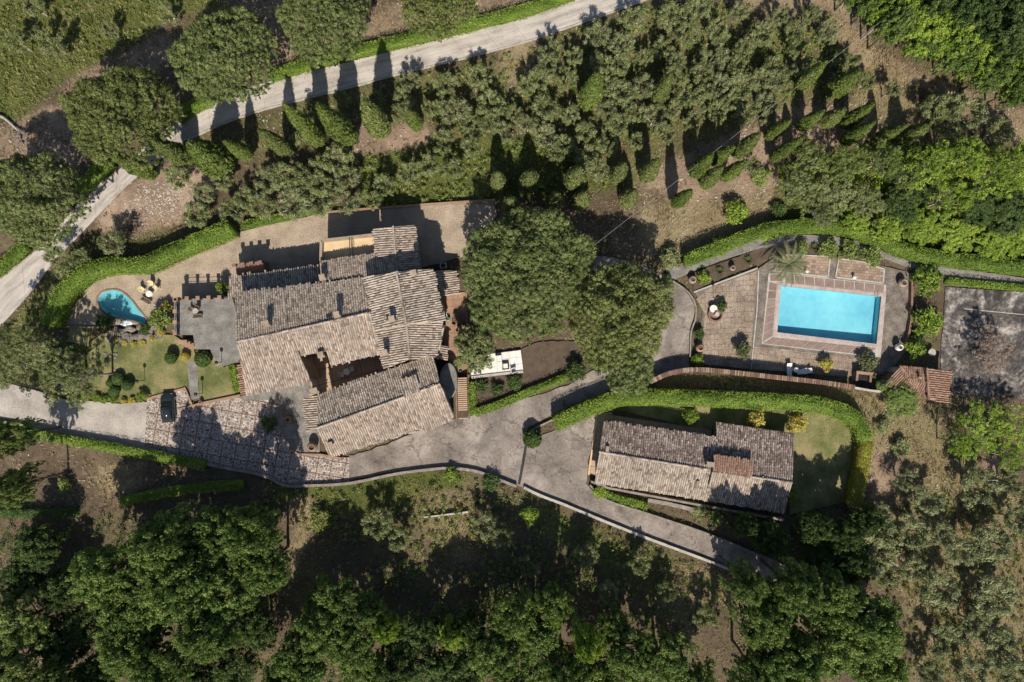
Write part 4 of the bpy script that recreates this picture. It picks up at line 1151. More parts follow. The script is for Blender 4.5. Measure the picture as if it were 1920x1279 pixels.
# ------------------------------------------------------------------ broadleaf woods
WOODS = [
    ('in the wood at the bottom left', 'broad', 'f_oak', 14, [(195, 1075, 62), (250, 1150, 66), (232, 1215, 55), (300, 1020, 58), (330, 1100, 72), (300, 1250, 55), (400, 1010, 62), (415, 1105, 66), (380, 1190, 52), (470, 1000, 50), (495, 1065, 48)]),
    ('at the lower left picture edge', 'broad', 'f_scrub', 13, [(10, 820, 36), (22, 915, 34), (25, 1175, 58), (20, 1262, 50), (100, 1290, 48), (160, 1310, 50)]),
    ('in dark undergrowth at the lower left', 'broad', 'f_dark', 8, [(70, 1030, 46), (40, 1080, 40), (110, 1110, 40), (150, 1180, 44), (110, 1210, 46), (180, 1265, 42), (440, 1255, 46), (480, 1180, 40), (380, 1285, 46)]),
    ('in the wood at bottom centre, left part', 'broad', 'f_oak', 11, [(560, 1245, 58), (600, 1180, 52), (625, 1130, 50), (660, 1215, 52), (700, 1275, 46), (530, 1300, 50), (690, 1150, 32)]),
    ('in the wood at bottom centre, right part', 'broad', 'f_oak', 10.5, [(930, 1225, 52), (960, 1150, 46), (1005, 1190, 56), (1035, 1130, 36), (1060, 1265, 46), (1150, 1175, 34), (1180, 1235, 50), (1245, 1240, 54), (1120, 1285, 48), (1300, 1290, 46), (980, 1290, 50)]),
    ('among dark trees at bottom centre', 'broad', 'f_dark', 9, [(760, 1200, 44), (800, 1250, 50), (860, 1260, 48), (880, 1180, 36), (820, 1180, 30), (740, 1260, 40)]),
    ('of bright yellow-green standing in the bottom woods', 'broad', 'f_bright', 12, [(722, 1180, 26), (850, 1190, 28), (1103, 1205, 32), (1040, 1150, 22)]),
    ('making up the great oak wood at bottom right', 'broad', 'f_oak', 14, [(1400, 1095, 36), (1440, 1165, 54), (1490, 1105, 52), (1480, 1240, 62), (1560, 1125, 54), (1560, 1210, 66), (1640, 1180, 60), (1645, 1255, 56), (1420, 1265, 46)]),
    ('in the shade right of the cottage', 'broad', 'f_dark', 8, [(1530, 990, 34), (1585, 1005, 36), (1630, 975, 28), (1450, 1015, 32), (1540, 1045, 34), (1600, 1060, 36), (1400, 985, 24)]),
    ('right of the pool house', 'loose', 'f_bright', 6, [(1840, 805, 52), (1905, 805, 40), (1795, 830, 26), (1890, 855, 32)]),
    ('at the track edge of the top-right wood', 'broad', 'f_oak', 9, [(1636, 8, 30), (1684, 44, 32), (1742, 76, 34), (1806, 104, 34), (1864, 134, 35), (1916, 160, 34), (1608, -24, 30)]),
    ('in the middle of the top-right wood', 'broad', 'f_bright', 10, [(1680, 8, 46), (1735, 45, 48), (1800, 75, 46), (1850, 105, 44), (1910, 135, 46)]),
    ('deepest inside the top-right wood', 'broad', 'f_dark', 12, [(1760, -10, 50), (1825, 25, 52), (1890, 60, 52), (1860, -10, 50), (1930, 20, 50)]),
    ('in the upper scrub row above the pool hedge', 'loose', 'f_scrub', 7, [(1520, 300, 34), (1585, 310, 38), (1655, 300, 40), (1700, 330, 34)]),
    ('among grey scrub left of the yellow-green thicket', 'loose', 'f_olive', 5.5, [(1500, 352, 36), (1560, 362, 42), (1622, 380, 38), (1540, 402, 30)]),
    ('in the yellow-green thicket at the right edge', 'loose', 'f_bright', 8, [(1745, 312, 46), (1810, 300, 46), (1870, 330, 50), (1925, 305, 44), (1785, 372, 36)]),
    ('in the dark hollow of the right thicket', 'broad', 'f_dark', 4, [(1690, 385, 36), (1840, 385, 36), (1900, 400, 42), (1735, 350, 26)]),
    ('in the lowest scrub row above the pool hedge', 'broad', 'f_bright', 3.2, [(1605, 415, 28), (1665, 428, 30), (1730, 425, 34), (1795, 440, 36), (1860, 455, 34), (1915, 450, 36)]),
    ('beside the left driveway', 'loose', 'f_olive', 9, [(30, 690, 46), (85, 665, 42), (112, 712, 52), (150, 705, 34), (20, 640, 36)]),
]
bi = 0
for anchor, kind, mk, h, row in WOODS:
    row = sorted(row)
    for i, (px, py, r) in enumerate(row):
        hh = h * random.uniform(0.8, 1.15); zc = hh * 0.75
        p = P(px, py, zc)
        s = r / PXM * (CAM_H - zc) / CAM_H / 3.9
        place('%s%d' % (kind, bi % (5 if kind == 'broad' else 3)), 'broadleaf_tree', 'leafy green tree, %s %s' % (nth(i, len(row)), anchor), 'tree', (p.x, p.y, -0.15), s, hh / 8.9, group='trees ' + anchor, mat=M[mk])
        bi += 1
for px, py, r, h, mk, lab in ((890, 655, 42, 6, 'f_olive', 'loose evergreen tree over the white patio beside the villa stairs'), (915, 600, 26, 8, 'f_dark', 'dark small tree squeezed between villa patio and largest pine'),
                              (1690, 742, 38, 3.5, 'f_oak', 'wide green bush against the pool-house roof'), (1860, 660, 42, 4, 'f_twig', 'brown bare tree casting shade on the old court')):
    zc = h * 0.75; p = P(px, py, zc); s = r / PXM * (CAM_H - zc) / CAM_H / 3.9
    place('broad%d' % (bi % 5) if mk in ('f_oak', 'f_dark', 'f_olive') else 'loose%d' % (bi % 3), 'broadleaf_tree', lab, 'tree', (p.x, p.y, -0.1), s, h / 8.9, mat=M[mk]); bi += 1

# ------------------------------------------------------------------ hedges
hedge('hedge', 'thick clipped hedge curving round the gravel court', [(92, 610), (104, 575), (126, 541), (158, 513), (210, 498), (270, 497), (330, 470), (400, 441), (434, 428)], 30, 3.0)
hedge('hedge', 'short narrow hedge above the gravel court beside the olives', [(452, 423), (520, 409), (592, 392)], 15, 1.2)
hedge('hedge', 'long bright hedge along the upper side of the road', [(505, 142), (600, 113), (700, 88), (800, 65), (880, 45), (980, 20), (1075, -14)], 24, 1.2)
hedge('hedge', 'hedge piece between the two big pines and the road', [(330, 222), (355, 203), (392, 185)], 26, 1.2)
hedge('hedge', 'hedge piece by the road under the left bend pine', [(142, 362), (170, 335), (205, 302)], 28, 1.2)
hedge('hedge', 'hedge at the left edge above the road end', [(-15, 512), (22, 483), (45, 460)], 26, 1.2)
hedge('hedge', 'long curved hedge above the swimming pool and path', [(1285, 489), (1360, 460), (1430, 433), (1500, 424), (1570, 424), (1640, 445), (1700, 470), (1760, 484), (1850, 494), (1990, 508)], 26, 2.3)
hedge('hedge', 'low hedge between garden path and old court', [(1776, 526), (1850, 534), (1990, 545)], 13, 0.9)
hedge('hedge', 'broad hedge curving around the cottage lawn', [(1040, 796), (1116, 762), (1180, 745), (1300, 747), (1400, 751), (1500, 756), (1560, 766), (1606, 788), (1626, 825)], 31, 2.5)
hedge('hedge', 'rusty-leaved hedge stretch right of the cottage lawn', [(1626, 827), (1615, 885), (1601, 948)], 26, 2.3, 'f_rust')
hedge('hedge', 'hedge climbing along the drive from the stairs to the pines', [(890, 775), (940, 757), (990, 736), (1050, 712), (1090, 690)], 16, 1.0)
hedge('hedge', 'narrow hedge right of the brick stairs', [(884, 716), (886, 745), (886, 778)], 15, 0.9)
hedge('hedge', 'bright rectangular hedge beside the lean-to roof of the villa', [(435, 683), (440, 710), (446, 735)], 17, 1.4)
hedge('hedge', 'shaded hedge below the left driveway wall', [(40, 806), (120, 824), (200, 838), (290, 855), (385, 874)], 19, 1.2)
hedge('hedge', 'shaded hedge on the terrace below the paving', [(225, 942), (300, 925), (380, 915), (455, 909)], 19, 1.2)
hedge('hedge', 'dark hedge at the left edge of the lower terrace', [(-20, 962), (60, 964), (140, 962)], 18, 1.2, 'f_box')
hedge('hedge', 'wild green hedge under the cottage terrace wall', [(1118, 918), (1160, 935), (1215, 950)], 15, 0.8, rag=0.12)

# ------------------------------------------------------------------ shrubs, one by one
SHR = [  # px, py, r px, height m, kind, material, label
    (1380, 397, 23, 2.2, 'shrub', 'f_bright', 'bright green round shrub on the straw slope above the pool hedge'),
    (1255, 485, 21, 1.8, 'shrub', 'f_olive', 'grey-green shrub beside the path entrance near the pine'),
    (301, 597, 22, 2.2, 'shrub', 'f_scrub', 'broad shrub between small pool and villa terrace'),
    (312, 575, 10, 1.5, 'shrub', 'f_yellow', 'yellow-flowering shrub at the corner of the villa terrace'),
    (417, 540, 11, 2.5, 'shrub', 'f_bright', 'bright shrub in the corner between terrace and annex roof'),
    (320, 671, 12, 1.5, 'ball', 'f_box', 'dark clipped ball shrub left of the yellow ball'),
    (346, 669, 9, 1.1, 'ball', 'f_yellow', 'yellow clipped ball shrub beside the garden path'),
    (380, 673, 16, 1.9, 'ball', 'f_box', 'largest clipped ball shrub, right of the garden path'),
    (221, 711, 12, 1.1, 'ball', 'f_box', 'upper left clipped bush of the lawn group'),
    (238, 722, 11, 1.3, 'ball', 'f_box', 'right clipped bush of the lawn group'),
    (206, 718, 8, 0.9, 'ball', 'f_box', 'small left clipped bush of the lawn group'),
    (213, 734, 11, 1.0, 'ball', 'f_box', 'lowest clipped bush of the lawn group'),
    (266, 743, 11, 1.2, 'shrub', 'f_hedge', 'rightmost and largest bush of the driveway border'),
    (160, 742, 12, 1.0, 'shrub', 'f_hedge', 'leftmost bush of the driveway border'),
    (181, 747, 9, 0.8, 'shrub', 'f_hedge', 'second bush from the left of the driveway border'),
    (196, 749, 8, 0.8, 'shrub', 'f_hedge', 'third bush from the left of the driveway border'),
    (213, 750, 8, 0.8, 'shrub', 'f_hedge', 'green bush left of the orange one in the driveway border'),
    (232, 752, 6, 0.6, 'shrub', 'f_yellow', 'orange-leaved bush in the driveway border'),
    (247, 751, 7, 0.6, 'shrub', 'f_yellow', 'second golden bush in the driveway border'),
    (217, 639, 6, 0.5, 'shrub', 'f_yellow', 'leftmost golden bush under the rock cascade'),
    (234, 643, 6, 0.5, 'shrub', 'f_yellow', 'second golden bush under the rock cascade'),
    (250, 645, 6, 0.5, 'shrub', 'f_yellow', 'third golden bush under the rock cascade'),
    (268, 643, 6, 0.5, 'shrub', 'f_yellow', 'fourth golden bush under the rock cascade'),
    (285, 635, 6, 0.5, 'shrub', 'f_yellow', 'fifth golden bush under the rock cascade'),
    (301, 624, 7, 0.6, 'shrub', 'f_yellow', 'rightmost golden bush under the rock cascade'),
    (197, 603, 17, 2.0, 'shrub', 'f_dark', 'dark bush left of the small cascade by the pool'),
    (272, 617, 10, 1.2, 'shrub', 'f_dark', 'dark low bush between rocks and small pool tip'),
    (241, 429, 23, 1.8, 'twig', None, 'leafless brown shrub beside the road turn'),
    (1295, 780, 15, 2.4, 'shrub', 'f_hedge', 'green round bush left on the cottage back lawn'),
    (1419, 785, 18, 2.4, 'shrub', 'f_yellow', 'left of two golden bushes behind the cottage'),
    (1495, 793, 18, 2.4, 'shrub', 'f_yellow', 'right of two golden bushes behind the cottage'),
    (998, 823, 18, 2.2, 'ball', 'f_box', 'dark rounded bush on the tip of the drive island'),
    (1080, 697, 20, 2.0, 'shrub', 'f_dark', 'dark bush at the upper end of the drive hedge'),
    (1122, 683, 18, 2.0, 'shrub', 'f_dark', 'dark bush under the small pine beside the drive'),
    (903, 725, 14, 1.2, 'shrub', 'f_dark', 'left dark shrub below the white patio'),
    (932, 730, 13, 1.2, 'shrub', 'f_dark', 'middle dark shrub below the white patio'),
    (965, 718, 15, 1.2, 'shrub', 'f_dark', 'right dark shrub below the white patio'),
    (1320, 521, 13, 1.3, 'shrub', 'f_bright', 'bright shrub by the pale jar at the patio corner'),
    (1251, 523, 9, 0.9, 'shrub', 'f_dark', 'small dark shrub where path meets the drive'),
    (1353, 574, 11, 1.3, 'shrub', 'f_dark', 'tall shrub beside the fountain on the patio'),
    (1311, 626, 11, 1.2, 'shrub', 'f_dark', 'dark shrub above the big jar on the patio edge'),
    (1309, 676, 13, 1.2, 'shrub', 'f_hedge', 'green shrub in the patio corner below the big jar'),
    (1393, 656, 17, 1.9, 'shrub', 'f_palm', 'grey-green spiky shrub at the patio below the pool corner'),
    (1549, 684, 13, 1.5, 'shrub', 'f_yellow', 'yellow-green potted shrub below the pool'),
    (1626, 680, 20, 1.6, 'shrub', 'f_palm', 'spreading grey shrub below the pool right corner'),
    (1503, 465, 15, 1.4, 'shrub', 'f_scrub', 'bush right of the palm above the sun terrace'),
    (1554, 467, 19, 1.6, 'shrub', 'f_scrub', 'bush above the gap between the sun terraces'),
    (1592, 470, 19, 1.6, 'shrub', 'f_scrub', 'bush above the right sun terrace'),
    (1634, 480, 21, 1.7, 'shrub', 'f_scrub', 'rightmost bush above the right sun terrace'),
    (1740, 525, 28, 2.6, 'shrub', 'f_hedge', 'topmost leafy bush between pool and old court'),
    (1738, 604, 28, 2.6, 'shrub', 'f_hedge', 'middle leafy bush between pool and old court'),
    (1715, 655, 18, 2.0, 'shrub', 'f_hedge', 'lower leafy bush between pool and old court'),
    (1722, 640, 14, 1.8, 'shrub', 'f_dark', 'dark bush just above the lower one by the old court'),
    (1440, 435, 20, 1.9, 'shrub', 'f_bright', 'loose bright bush growing out of the pool hedge'),
    (1350, 462, 18, 1.8, 'shrub', 'f_bright', 'second loose bush growing out of the pool hedge'),
    (994, 966, 17, 1.8, 'shrub', 'f_bright', 'vivid yellow-green bush on the slope below the asphalt yard'),
    (1125, 922, 13, 1.2, 'shrub', 'f_bright', 'bright small bush at the cottage corner by the drive'),
    (845, 890, 15, 1.3, 'shrub', 'f_hedge', 'low bush just below the curved roadside wall'),
    (920, 905, 18, 1.4, 'shrub', 'f_dark', 'dark bush below the curved roadside wall'),
    (120, 910, 14, 1.4, 'shrub', 'f_scrub', 'single bush on the shaded brown terrace'),
    (1415, 905, 14, 1.6, 'shrub', 'f_dark', None), (1480, 925, 16, 1.5, 'shrub', 'f_hedge', 'low bush at the right corner of the cottage'),
    (1340, 970, 16, 1.3, 'shrub', 'f_scrub', 'loose bush between cottage wall and lower drive'),
    (1310, 960, 13, 1.1, 'shrub', 'f_olive', 'grey small bush between cottage wall and lower drive'),
    (1440, 985, 18, 1.4, 'shrub', 'f_dark', 'dark bush above the lower drive near the trees'),
    (1795, 845, 14, 1.4, 'shrub', 'f_bright', 'bright bush at the foot of the tree right of the pool house'),
    (600, 975, 22, 1.4, 'shrub', 'f_grass', 'low straggly bush on the green slope below the paving'),
    (1665, 880, 16, 1.0, 'twig', None, 'bare thorny shrub on the pink soil right of the hedge'),
    (1690, 840, 18, 1.2, 'shrub', 'f_olive', 'grey low shrub on the dry slope right of the hedge'),
    (1655, 800, 14, 1.0, 'shrub', 'f_olive', 'grey shrub outside the cottage hedge curve'),
    (555, 262, 13, 1.2, 'shrub', 'f_olive', 'low grey bush under the roadside cypresses'),
    (1425, 330, 20, 1.3, 'shrub', 'f_scrub', 'green low bush at the end of the lower cypress row'),
    (1460, 395, 16, 1.3, 'shrub', 'f_dark', 'dark bush at the left foot of the scrub wood'),
    (505, 795, 15, 1.6, 'shrub', 'f_dark', 'dark shrub on the paving beside the villa forecourt'),
]
for k, (px, py, r, h, kind, mk, lab) in enumerate(SHR):
    if lab is None: continue
    p = P(px, py, h * 0.6)
    key = kind + str(k % {'shrub': 4, 'ball': 2, 'twig': 1}[kind])
    place(key, 'shrub', lab, 'shrub', (p.x, p.y, 0.0), r / PXM / 0.97, h / (1.75 if kind == 'ball' else 1.5), mat=M[mk] if mk else None)

# ------------------------------------------------------------------ wild grass tufts on the open ground
def grass(name, label, ch, mat, n, h, seed):
    global RG
    RG = np.random.default_rng(seed)
    x = RG.uniform(-72, 72, n * 4); y = RG.uniform(-49, 49, n * 4)
    i = np.clip(((x - GFX[0]) / GST).astype(int), 0, len(GFX) - 1); j = np.clip(((y - GFY[0]) / GST).astype(int), 0, len(GFY) - 1)
    w = GCOV[i, j, ch] * (0.35 + 1.1 * vnoise(x * 0.35 + 40, y * 0.35 + 40, seed))
    ok = RG.random(len(x)) < np.clip(w, 0, 1)
    for poly in PAVED: ok[ok] &= ~inpoly(x[ok], y[ok], poly)
    x = x[ok][:n]; y = y[ok][:n]; m = len(x)
    k = 4
    X = np.repeat(x, k) + RG.normal(size=m * k) * 0.09; Y = np.repeat(y, k) + RG.normal(size=m * k) * 0.09
    a = RG.uniform(0, 2 * PI, m * k); hh = h * RG.uniform(0.5, 1.3, m * k); ln = hh * RG.uniform(0.4, 1.0, m * k)
    wd = RG.uniform(0.03, 0.07, m * k)
    b0 = np.stack([X - np.sin(a) * wd, Y + np.cos(a) * wd, np.full(m * k, -0.22)], 1)
    b1 = np.stack([X + np.sin(a) * wd, Y - np.cos(a) * wd, np.full(m * k, -0.22)], 1)
    t = np.stack([X + np.cos(a) * ln, Y + np.sin(a) * ln, hh - 0.2], 1)
    V = np.stack([b0, b1, t], 1).reshape(-1, 3)
    F = np.arange(3 * m * k).reshape(-1, 3)
    T = np.repeat(np.clip(RG.normal(size=m * k) * 0.2 + np.repeat(vnoise(x * 0.3 + 9, y * 0.3 + 9, seed + 1), k), 0, 1), 3)
    o = obj(name, np_mesh(name, V, F, M[mat], tint=T))
    tag(o, label, 'grass', kind='stuff')
grass('green_grass', 'rough green grass growing over the slopes', 0, 'f_grass', 26000, 0.42, 201)
grass('dry_grass', 'dry straw-coloured grass growing over the slopes', 1, 'f_straw', 26000, 0.36, 202)

def undergrowth(name, label, poly, n, mat, seed, h=(0.2, 0.9), r=(0.3, 0.7), per=34):
    global RG
    RG = np.random.default_rng(seed)
    w = [(p.x, p.y) for p in W(poly)]
    xs = [p[0] for p in w]; ys = [p[1] for p in w]
    x = RG.uniform(min(xs), max(xs), n * 3); y = RG.uniform(min(ys), max(ys), n * 3)
    k = inpoly(x, y, w) & (RG.random(n * 3) < 1.3 * vnoise(x * 0.3 + 60, y * 0.3 + 60, seed))
    for q in PAVED: k[k] &= ~inpoly(x[k], y[k], q)
    x, y = x[k][:n], y[k][:n]
    C = np.stack([x, y, RG.uniform(h[0], h[1], len(x))], 1)
    o = obj(name, leaf_mesh(name, clumps(C, RG.uniform(r[0], r[1], len(x)), per, 0.12, 0.065, jit=0.6, up=-0.2, shell=(0.3, 1.1)), M[mat]))
    tag(o, label, 'undergrowth', kind='stuff')
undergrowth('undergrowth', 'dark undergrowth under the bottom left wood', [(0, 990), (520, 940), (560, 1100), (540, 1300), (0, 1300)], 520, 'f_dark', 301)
undergrowth('undergrowth', 'green undergrowth under the bottom centre wood', [(540, 1180), (700, 1120), (900, 1120), (1040, 1110), (1300, 1220), (1340, 1300), (520, 1300)], 420, 'f_oak', 302)
undergrowth('undergrowth', 'tangled scrub on the slope above the pool hedge', [(1450, 320), (1640, 280), (1930, 280), (1930, 480), (1760, 465), (1640, 425), (1500, 405)], 560, 'f_bright', 303, h=(0.3, 1.6))
undergrowth('undergrowth', 'undergrowth beneath the top right wood', [(1590, 0), (1930, 0), (1930, 200), (1700, 110)], 300, 'f_oak', 304, h=(0.3, 1.6))
undergrowth('undergrowth', 'low weeds between the lower right olives', [(1620, 960), (1930, 880), (1930, 1300), (1720, 1300), (1640, 1080)], 520, 'f_grass', 305, h=(0.0, 0.25), r=(0.2, 0.45))
undergrowth('undergrowth', 'weeds along the slope below the curved wall', [(480, 912), (880, 890), (1000, 935), (1380, 1090), (1300, 1150), (900, 1060), (520, 1000)], 420, 'f_grass', 306, h=(0.0, 0.4), r=(0.2, 0.5))
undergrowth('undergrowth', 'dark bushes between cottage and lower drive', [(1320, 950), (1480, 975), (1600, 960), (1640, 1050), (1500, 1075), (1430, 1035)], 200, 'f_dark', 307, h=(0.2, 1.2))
undergrowth('undergrowth', 'rank grass in the top left meadow', [(0, 0), (320, 0), (260, 80), (120, 140), (40, 210), (0, 220)], 420, 'f_grass', 308, h=(-0.2, 0.05), r=(0.2, 0.4))
undergrowth('undergrowth', 'weeds among the upper olive trees', [(760, 150), (1000, 90), (1200, 10), (1560, 10), (1600, 130), (1450, 200), (1200, 260), (1000, 250), (830, 250)], 900, 'f_scrub', 310, h=(-0.1, 0.2), r=(0.2, 0.45))
undergrowth('undergrowth', 'weeds in the olive grove', [(660, 295), (1000, 260), (1230, 340), (920, 372), (690, 390)], 320, 'f_scrub', 309, h=(0.0, 0.3), r=(0.2, 0.5))

undergrowth('undergrowth', 'grey-green weeds on the slope above the bottom woods', [(620, 960), (880, 930), (1000, 950), (1300, 1070), (1400, 1130), (1250, 1200), (1050, 1100), (880, 1120), (700, 1110)], 520, 'f_scrub', 311, h=(-0.1, 0.4), r=(0.2, 0.5))
undergrowth('undergrowth', 'flowers and low plants in the bed below the pines', [(985, 640), (1100, 650), (1105, 690), (1000, 730), (985, 700)], 70, 'f_scrub', 312, h=(0.0, 0.2), r=(0.15, 0.3))
# fallen leaves and small stones lying about
def scatter_leaves(n, seed):
    global RG
    RG = np.random.default_rng(seed)
    x = RG.uniform(-68, 68, n); y = RG.uniform(-45, 45, n)
    k = RG.random(n) < vnoise(x * 0.25 + 70, y * 0.25 + 70, seed) ** 2 * 1.6
    for poly in ([(1455, 530), (1655, 548), (1650, 650), (1450, 630)], [(180, 540), (280, 590), (275, 612), (180, 590)]):
        k &= ~inpoly(x, y, [(p.x, p.y) for p in W(poly)])
    x, y = x[k], y[k]
    C = np.stack([x, y, np.full(len(x), 0.09)], 1)
    o = obj('fallen_leaves', leaf_mesh('fallen_leaves', leaf_cards(C, np.tile([[0, 0, 1.0]], (len(x), 1)), 0.06, 0.035, 0.25, RG.uniform(0, 1, len(x))), M['f_litter']))
    tag(o, 'brown fallen leaves scattered over ground and drives', 'leaf litter', kind='stuff')
scatter_leaves(30000, 401)
def scatter_stones(n, seed):
    rg = np.random.default_rng(seed)
    x = rg.uniform(-70, 70, n * 6); y = rg.uniform(-46, 46, n * 6)
    i = np.clip(((x - GFX[0]) / GST).astype(int), 0, len(GFX) - 1); j = np.clip(((y - GFY[0]) / GST).astype(int), 0, len(GFY) - 1)
    k = rg.random(len(x)) < GCOV[i, j, 2] * 0.7
    for poly in PAVED: k[k] &= ~inpoly(x[k], y[k], poly)
    x, y = x[k][:n], y[k][:n]
    # pale rocky outcrop by the road turn
    p = P(303, 375); m = 420
    x = np.concatenate([x, p.x + rg.normal(size=m) * 2.1]); y = np.concatenate([y, p.y + rg.normal(size=m) * 1.3])
    n = len(x); s = rg.uniform(0.05, 0.16, n)
    t = np.array([(1, 0, 0), (0.2, 1, 0), (-0.9, 0.4, 0), (-0.5, -0.9, 0), (0.1, 0.1, 0.9)])
    a = rg.uniform(0, 6.28, n)
    T = t[None] * rg.uniform(0.6, 1.4, (n, 5, 3)) * s[:, None, None]
    V = np.stack([T[..., 0] * np.cos(a)[:, None] - T[..., 1] * np.sin(a)[:, None] + x[:, None], T[..., 0] * np.sin(a)[:, None] + T[..., 1] * np.cos(a)[:, None] + y[:, None], T[..., 2] - 0.1], -1).reshape(-1, 3)
    f = np.array([(0, 1, 4), (1, 2, 4), (2, 3, 4), (3, 0, 4)])
    F = (f[None] + (np.arange(n) * 5)[:, None, None]).reshape(-1, 3)
    o = obj('loose_stones', np_mesh('loose_stones', V, F, M['whitestone']))
    tag(o, 'small pale stones lying on the bare soil', 'stones', kind='stuff')
scatter_stones(2600, 402)
# ------------------------------------------------------------------ buildings
def fit_plane(pts):
    A = np.array([[p[0], p[1], 1] for p in pts]); z = np.array([p[2] for p in pts])
    s, *_ = np.linalg.lstsq(A, z, rcond=None)
    return s

def barrel_tiles(poly, pl, cell=(0.285, 0.38), rad=0.109, seed=0):
    """rows of half-round tiles laid down the slope inside poly on plane pl; returns V, F"""
    rg = np.random.default_rng(seed)
    a, b, c = pl
    g = math.hypot(a, b) or 1e-6
    d = np.array([-a / g, -b / g]); u = np.array([-d[1], d[0]])
    xy = np.array([p[:2] for p in poly])
    U = xy @ u; D = xy @ d
    cs = 1 / math.sqrt(1 + g * g)
    us = np.arange(U.min() + cell[0] * 0.5, U.max(), cell[0])
    ds = np.arange(D.min(), D.max(), cell[1] * cs)
    gu, gd = np.meshgrid(us, ds, indexing='ij')
    off = rg.uniform(-0.12, 0.12, len(us))
    gd = gd + off[:, None]; gu = gu.ravel(); gd = gd.ravel()
    cx = gu * u[0] + gd * d[0]; cy = gu * u[1] + gd * d[1]
    ok = inpoly(cx, cy, poly) & (rg.random(len(cx)) > 0.006)
    gu, gd = gu[ok], gd[ok]; n = len(gu)
    gu = gu + rg.normal(size=n) * 0.014; rot = rg.normal(size=n) * 0.035; lift = rg.uniform(0, 0.015, n)
    ang = np.linspace(0, PI, 5)
    tv = []
    for e, (t, r, z) in enumerate(((-0.27, rad * 0.86, 0.0), (0.27, rad * 1.06, 0.02))):
        for q in ang: tv.append((math.cos(q) * r, t, math.sin(q) * r * 0.9 + z))
    tv = np.array(tv)                                    # local: across, down, up
    lx = tv[None, :, 0] * np.cos(rot)[:, None] - tv[None, :, 1] * np.sin(rot)[:, None]
    ld = (tv[None, :, 0] * np.sin(rot)[:, None] + tv[None, :, 1] * np.cos(rot)[:, None]) * cs
    uu = gu[:, None] + lx; dd = gd[:, None] + ld
    X = uu * u[0] + dd * d[0]; Y = uu * u[1] + dd * d[1]
    Z = a * X + b * Y + c + tv[None, :, 2] + lift[:, None]
    V = np.stack([X, Y, Z], -1).reshape(-1, 3)
    f = np.array([(i, i + 5, i + 6, i + 1) for i in range(4)] )
    F = (f[None] + (np.arange(n) * 10)[:, None, None]).reshape(-1, 4)
    return V, F

BSEED = [0]
SIDES = {}
def roof_plane(root, pxpoly, mat, wall_mb, tiles_name='roof_tiles', cell=(0.285, 0.38), floor=-0.2, inset=0.35, thick=0.16):
    """pxpoly: (px, py, z). adds a roof slab with tiles under root and the walls below it to wall_mb"""
    O = root.location
    w = [P(*q) - O for q in pxpoly]
    pl = fit_plane(w)
    poly = [(p.x, p.y) for p in w]
    if area(poly) < 0: poly.reverse()
    zf = lambda x, y: pl[0] * x + pl[1] * y + pl[2]
    slab = MB().prism(poly, lambda x, y: zf(x, y) - thick, lambda x, y: zf(x, y) - 0.015).build('roof', M['under'], root)
    BSEED[0] += 1
    V, F = barrel_tiles(poly, pl, cell, seed=BSEED[0])
    t = obj(tiles_name, np_mesh(tiles_name, V, F, M[mat], smooth=False), slab)
    t['kind'] = 'stuff'
    if wall_mb is not None:
        cx = sum(p[0] for p in poly) / len(poly); cy = sum(p[1] for p in poly) / len(poly)
        ip = []
        for x, y in poly:
            dx, dy = cx - x, cy - y; l = math.hypot(dx, dy)
            ip.append((x + dx / l * inset * 1.3, y + dy / l * inset * 1.3))
        wall_mb.prism(ip, floor, lambda x, y: zf(x, y) - thick - 0.005)
        SIDES[slab.name] = (ip, Vector((cx, cy, 0)))
    return slab

def ridge(root, a, b, mat, name='ridge_tiles', parent=None):
    O = root.location
    A = P(*a) - O; B = P(*b) - O
    n = max(2, int((B - A).length / 0.42)); d = (B - A) / n
    u = Vector((-d.y, d.x, 0)).normalized()
    mb = MB()
    for i in range(n):
        c = A + d * (i + 0.5); j = random.uniform(-0.015, 0.015)
        vv = []
        for s, r in ((-0.54, 0.13), (0.54, 0.165)):
            for k in range(5):
                q = PI * k / 4
                vv.append(c + d * s + u * (math.cos(q) * r + j) + Vector((0, 0, math.sin(q) * r + 0.05 + (0.02 if s > 0 else 0))))
        mb.add(vv, [(k, k + 5, k + 6, k + 1) for k in range(4)])
    o = mb.build(name, M[mat], parent or root); o['kind'] = 'stuff'

def chimney(root, px, py, z, h, sx=0.6, sy=0.6, rz=0.25, cap=True):
    p = P(px, py, z + h) - root.location
    mb = MB().box((p.x, p.y, z + h / 2 - 0.4), (sx, sy, h + 0.8), rz)
    c = mb.build('chimney', M['plaster'], root)
    if cap:
        q = MB().box((p.x, p.y, z + h + 0.08), (sx + 0.22, sy + 0.22, 0.09), rz)
        for k in (-1, 1):
            q.box((p.x + math.cos(rz) * k * sx * 0.36, p.y + math.sin(rz) * k * sx * 0.36, z + h + 0.24), (0.1, sy * 0.9, 0.26), rz)
        q.box((p.x, p.y, z + h + 0.4), (sx + 0.12, sy + 0.12, 0.07), rz)
        q.build('chimney_cap', M['plaster'], c)
    return c

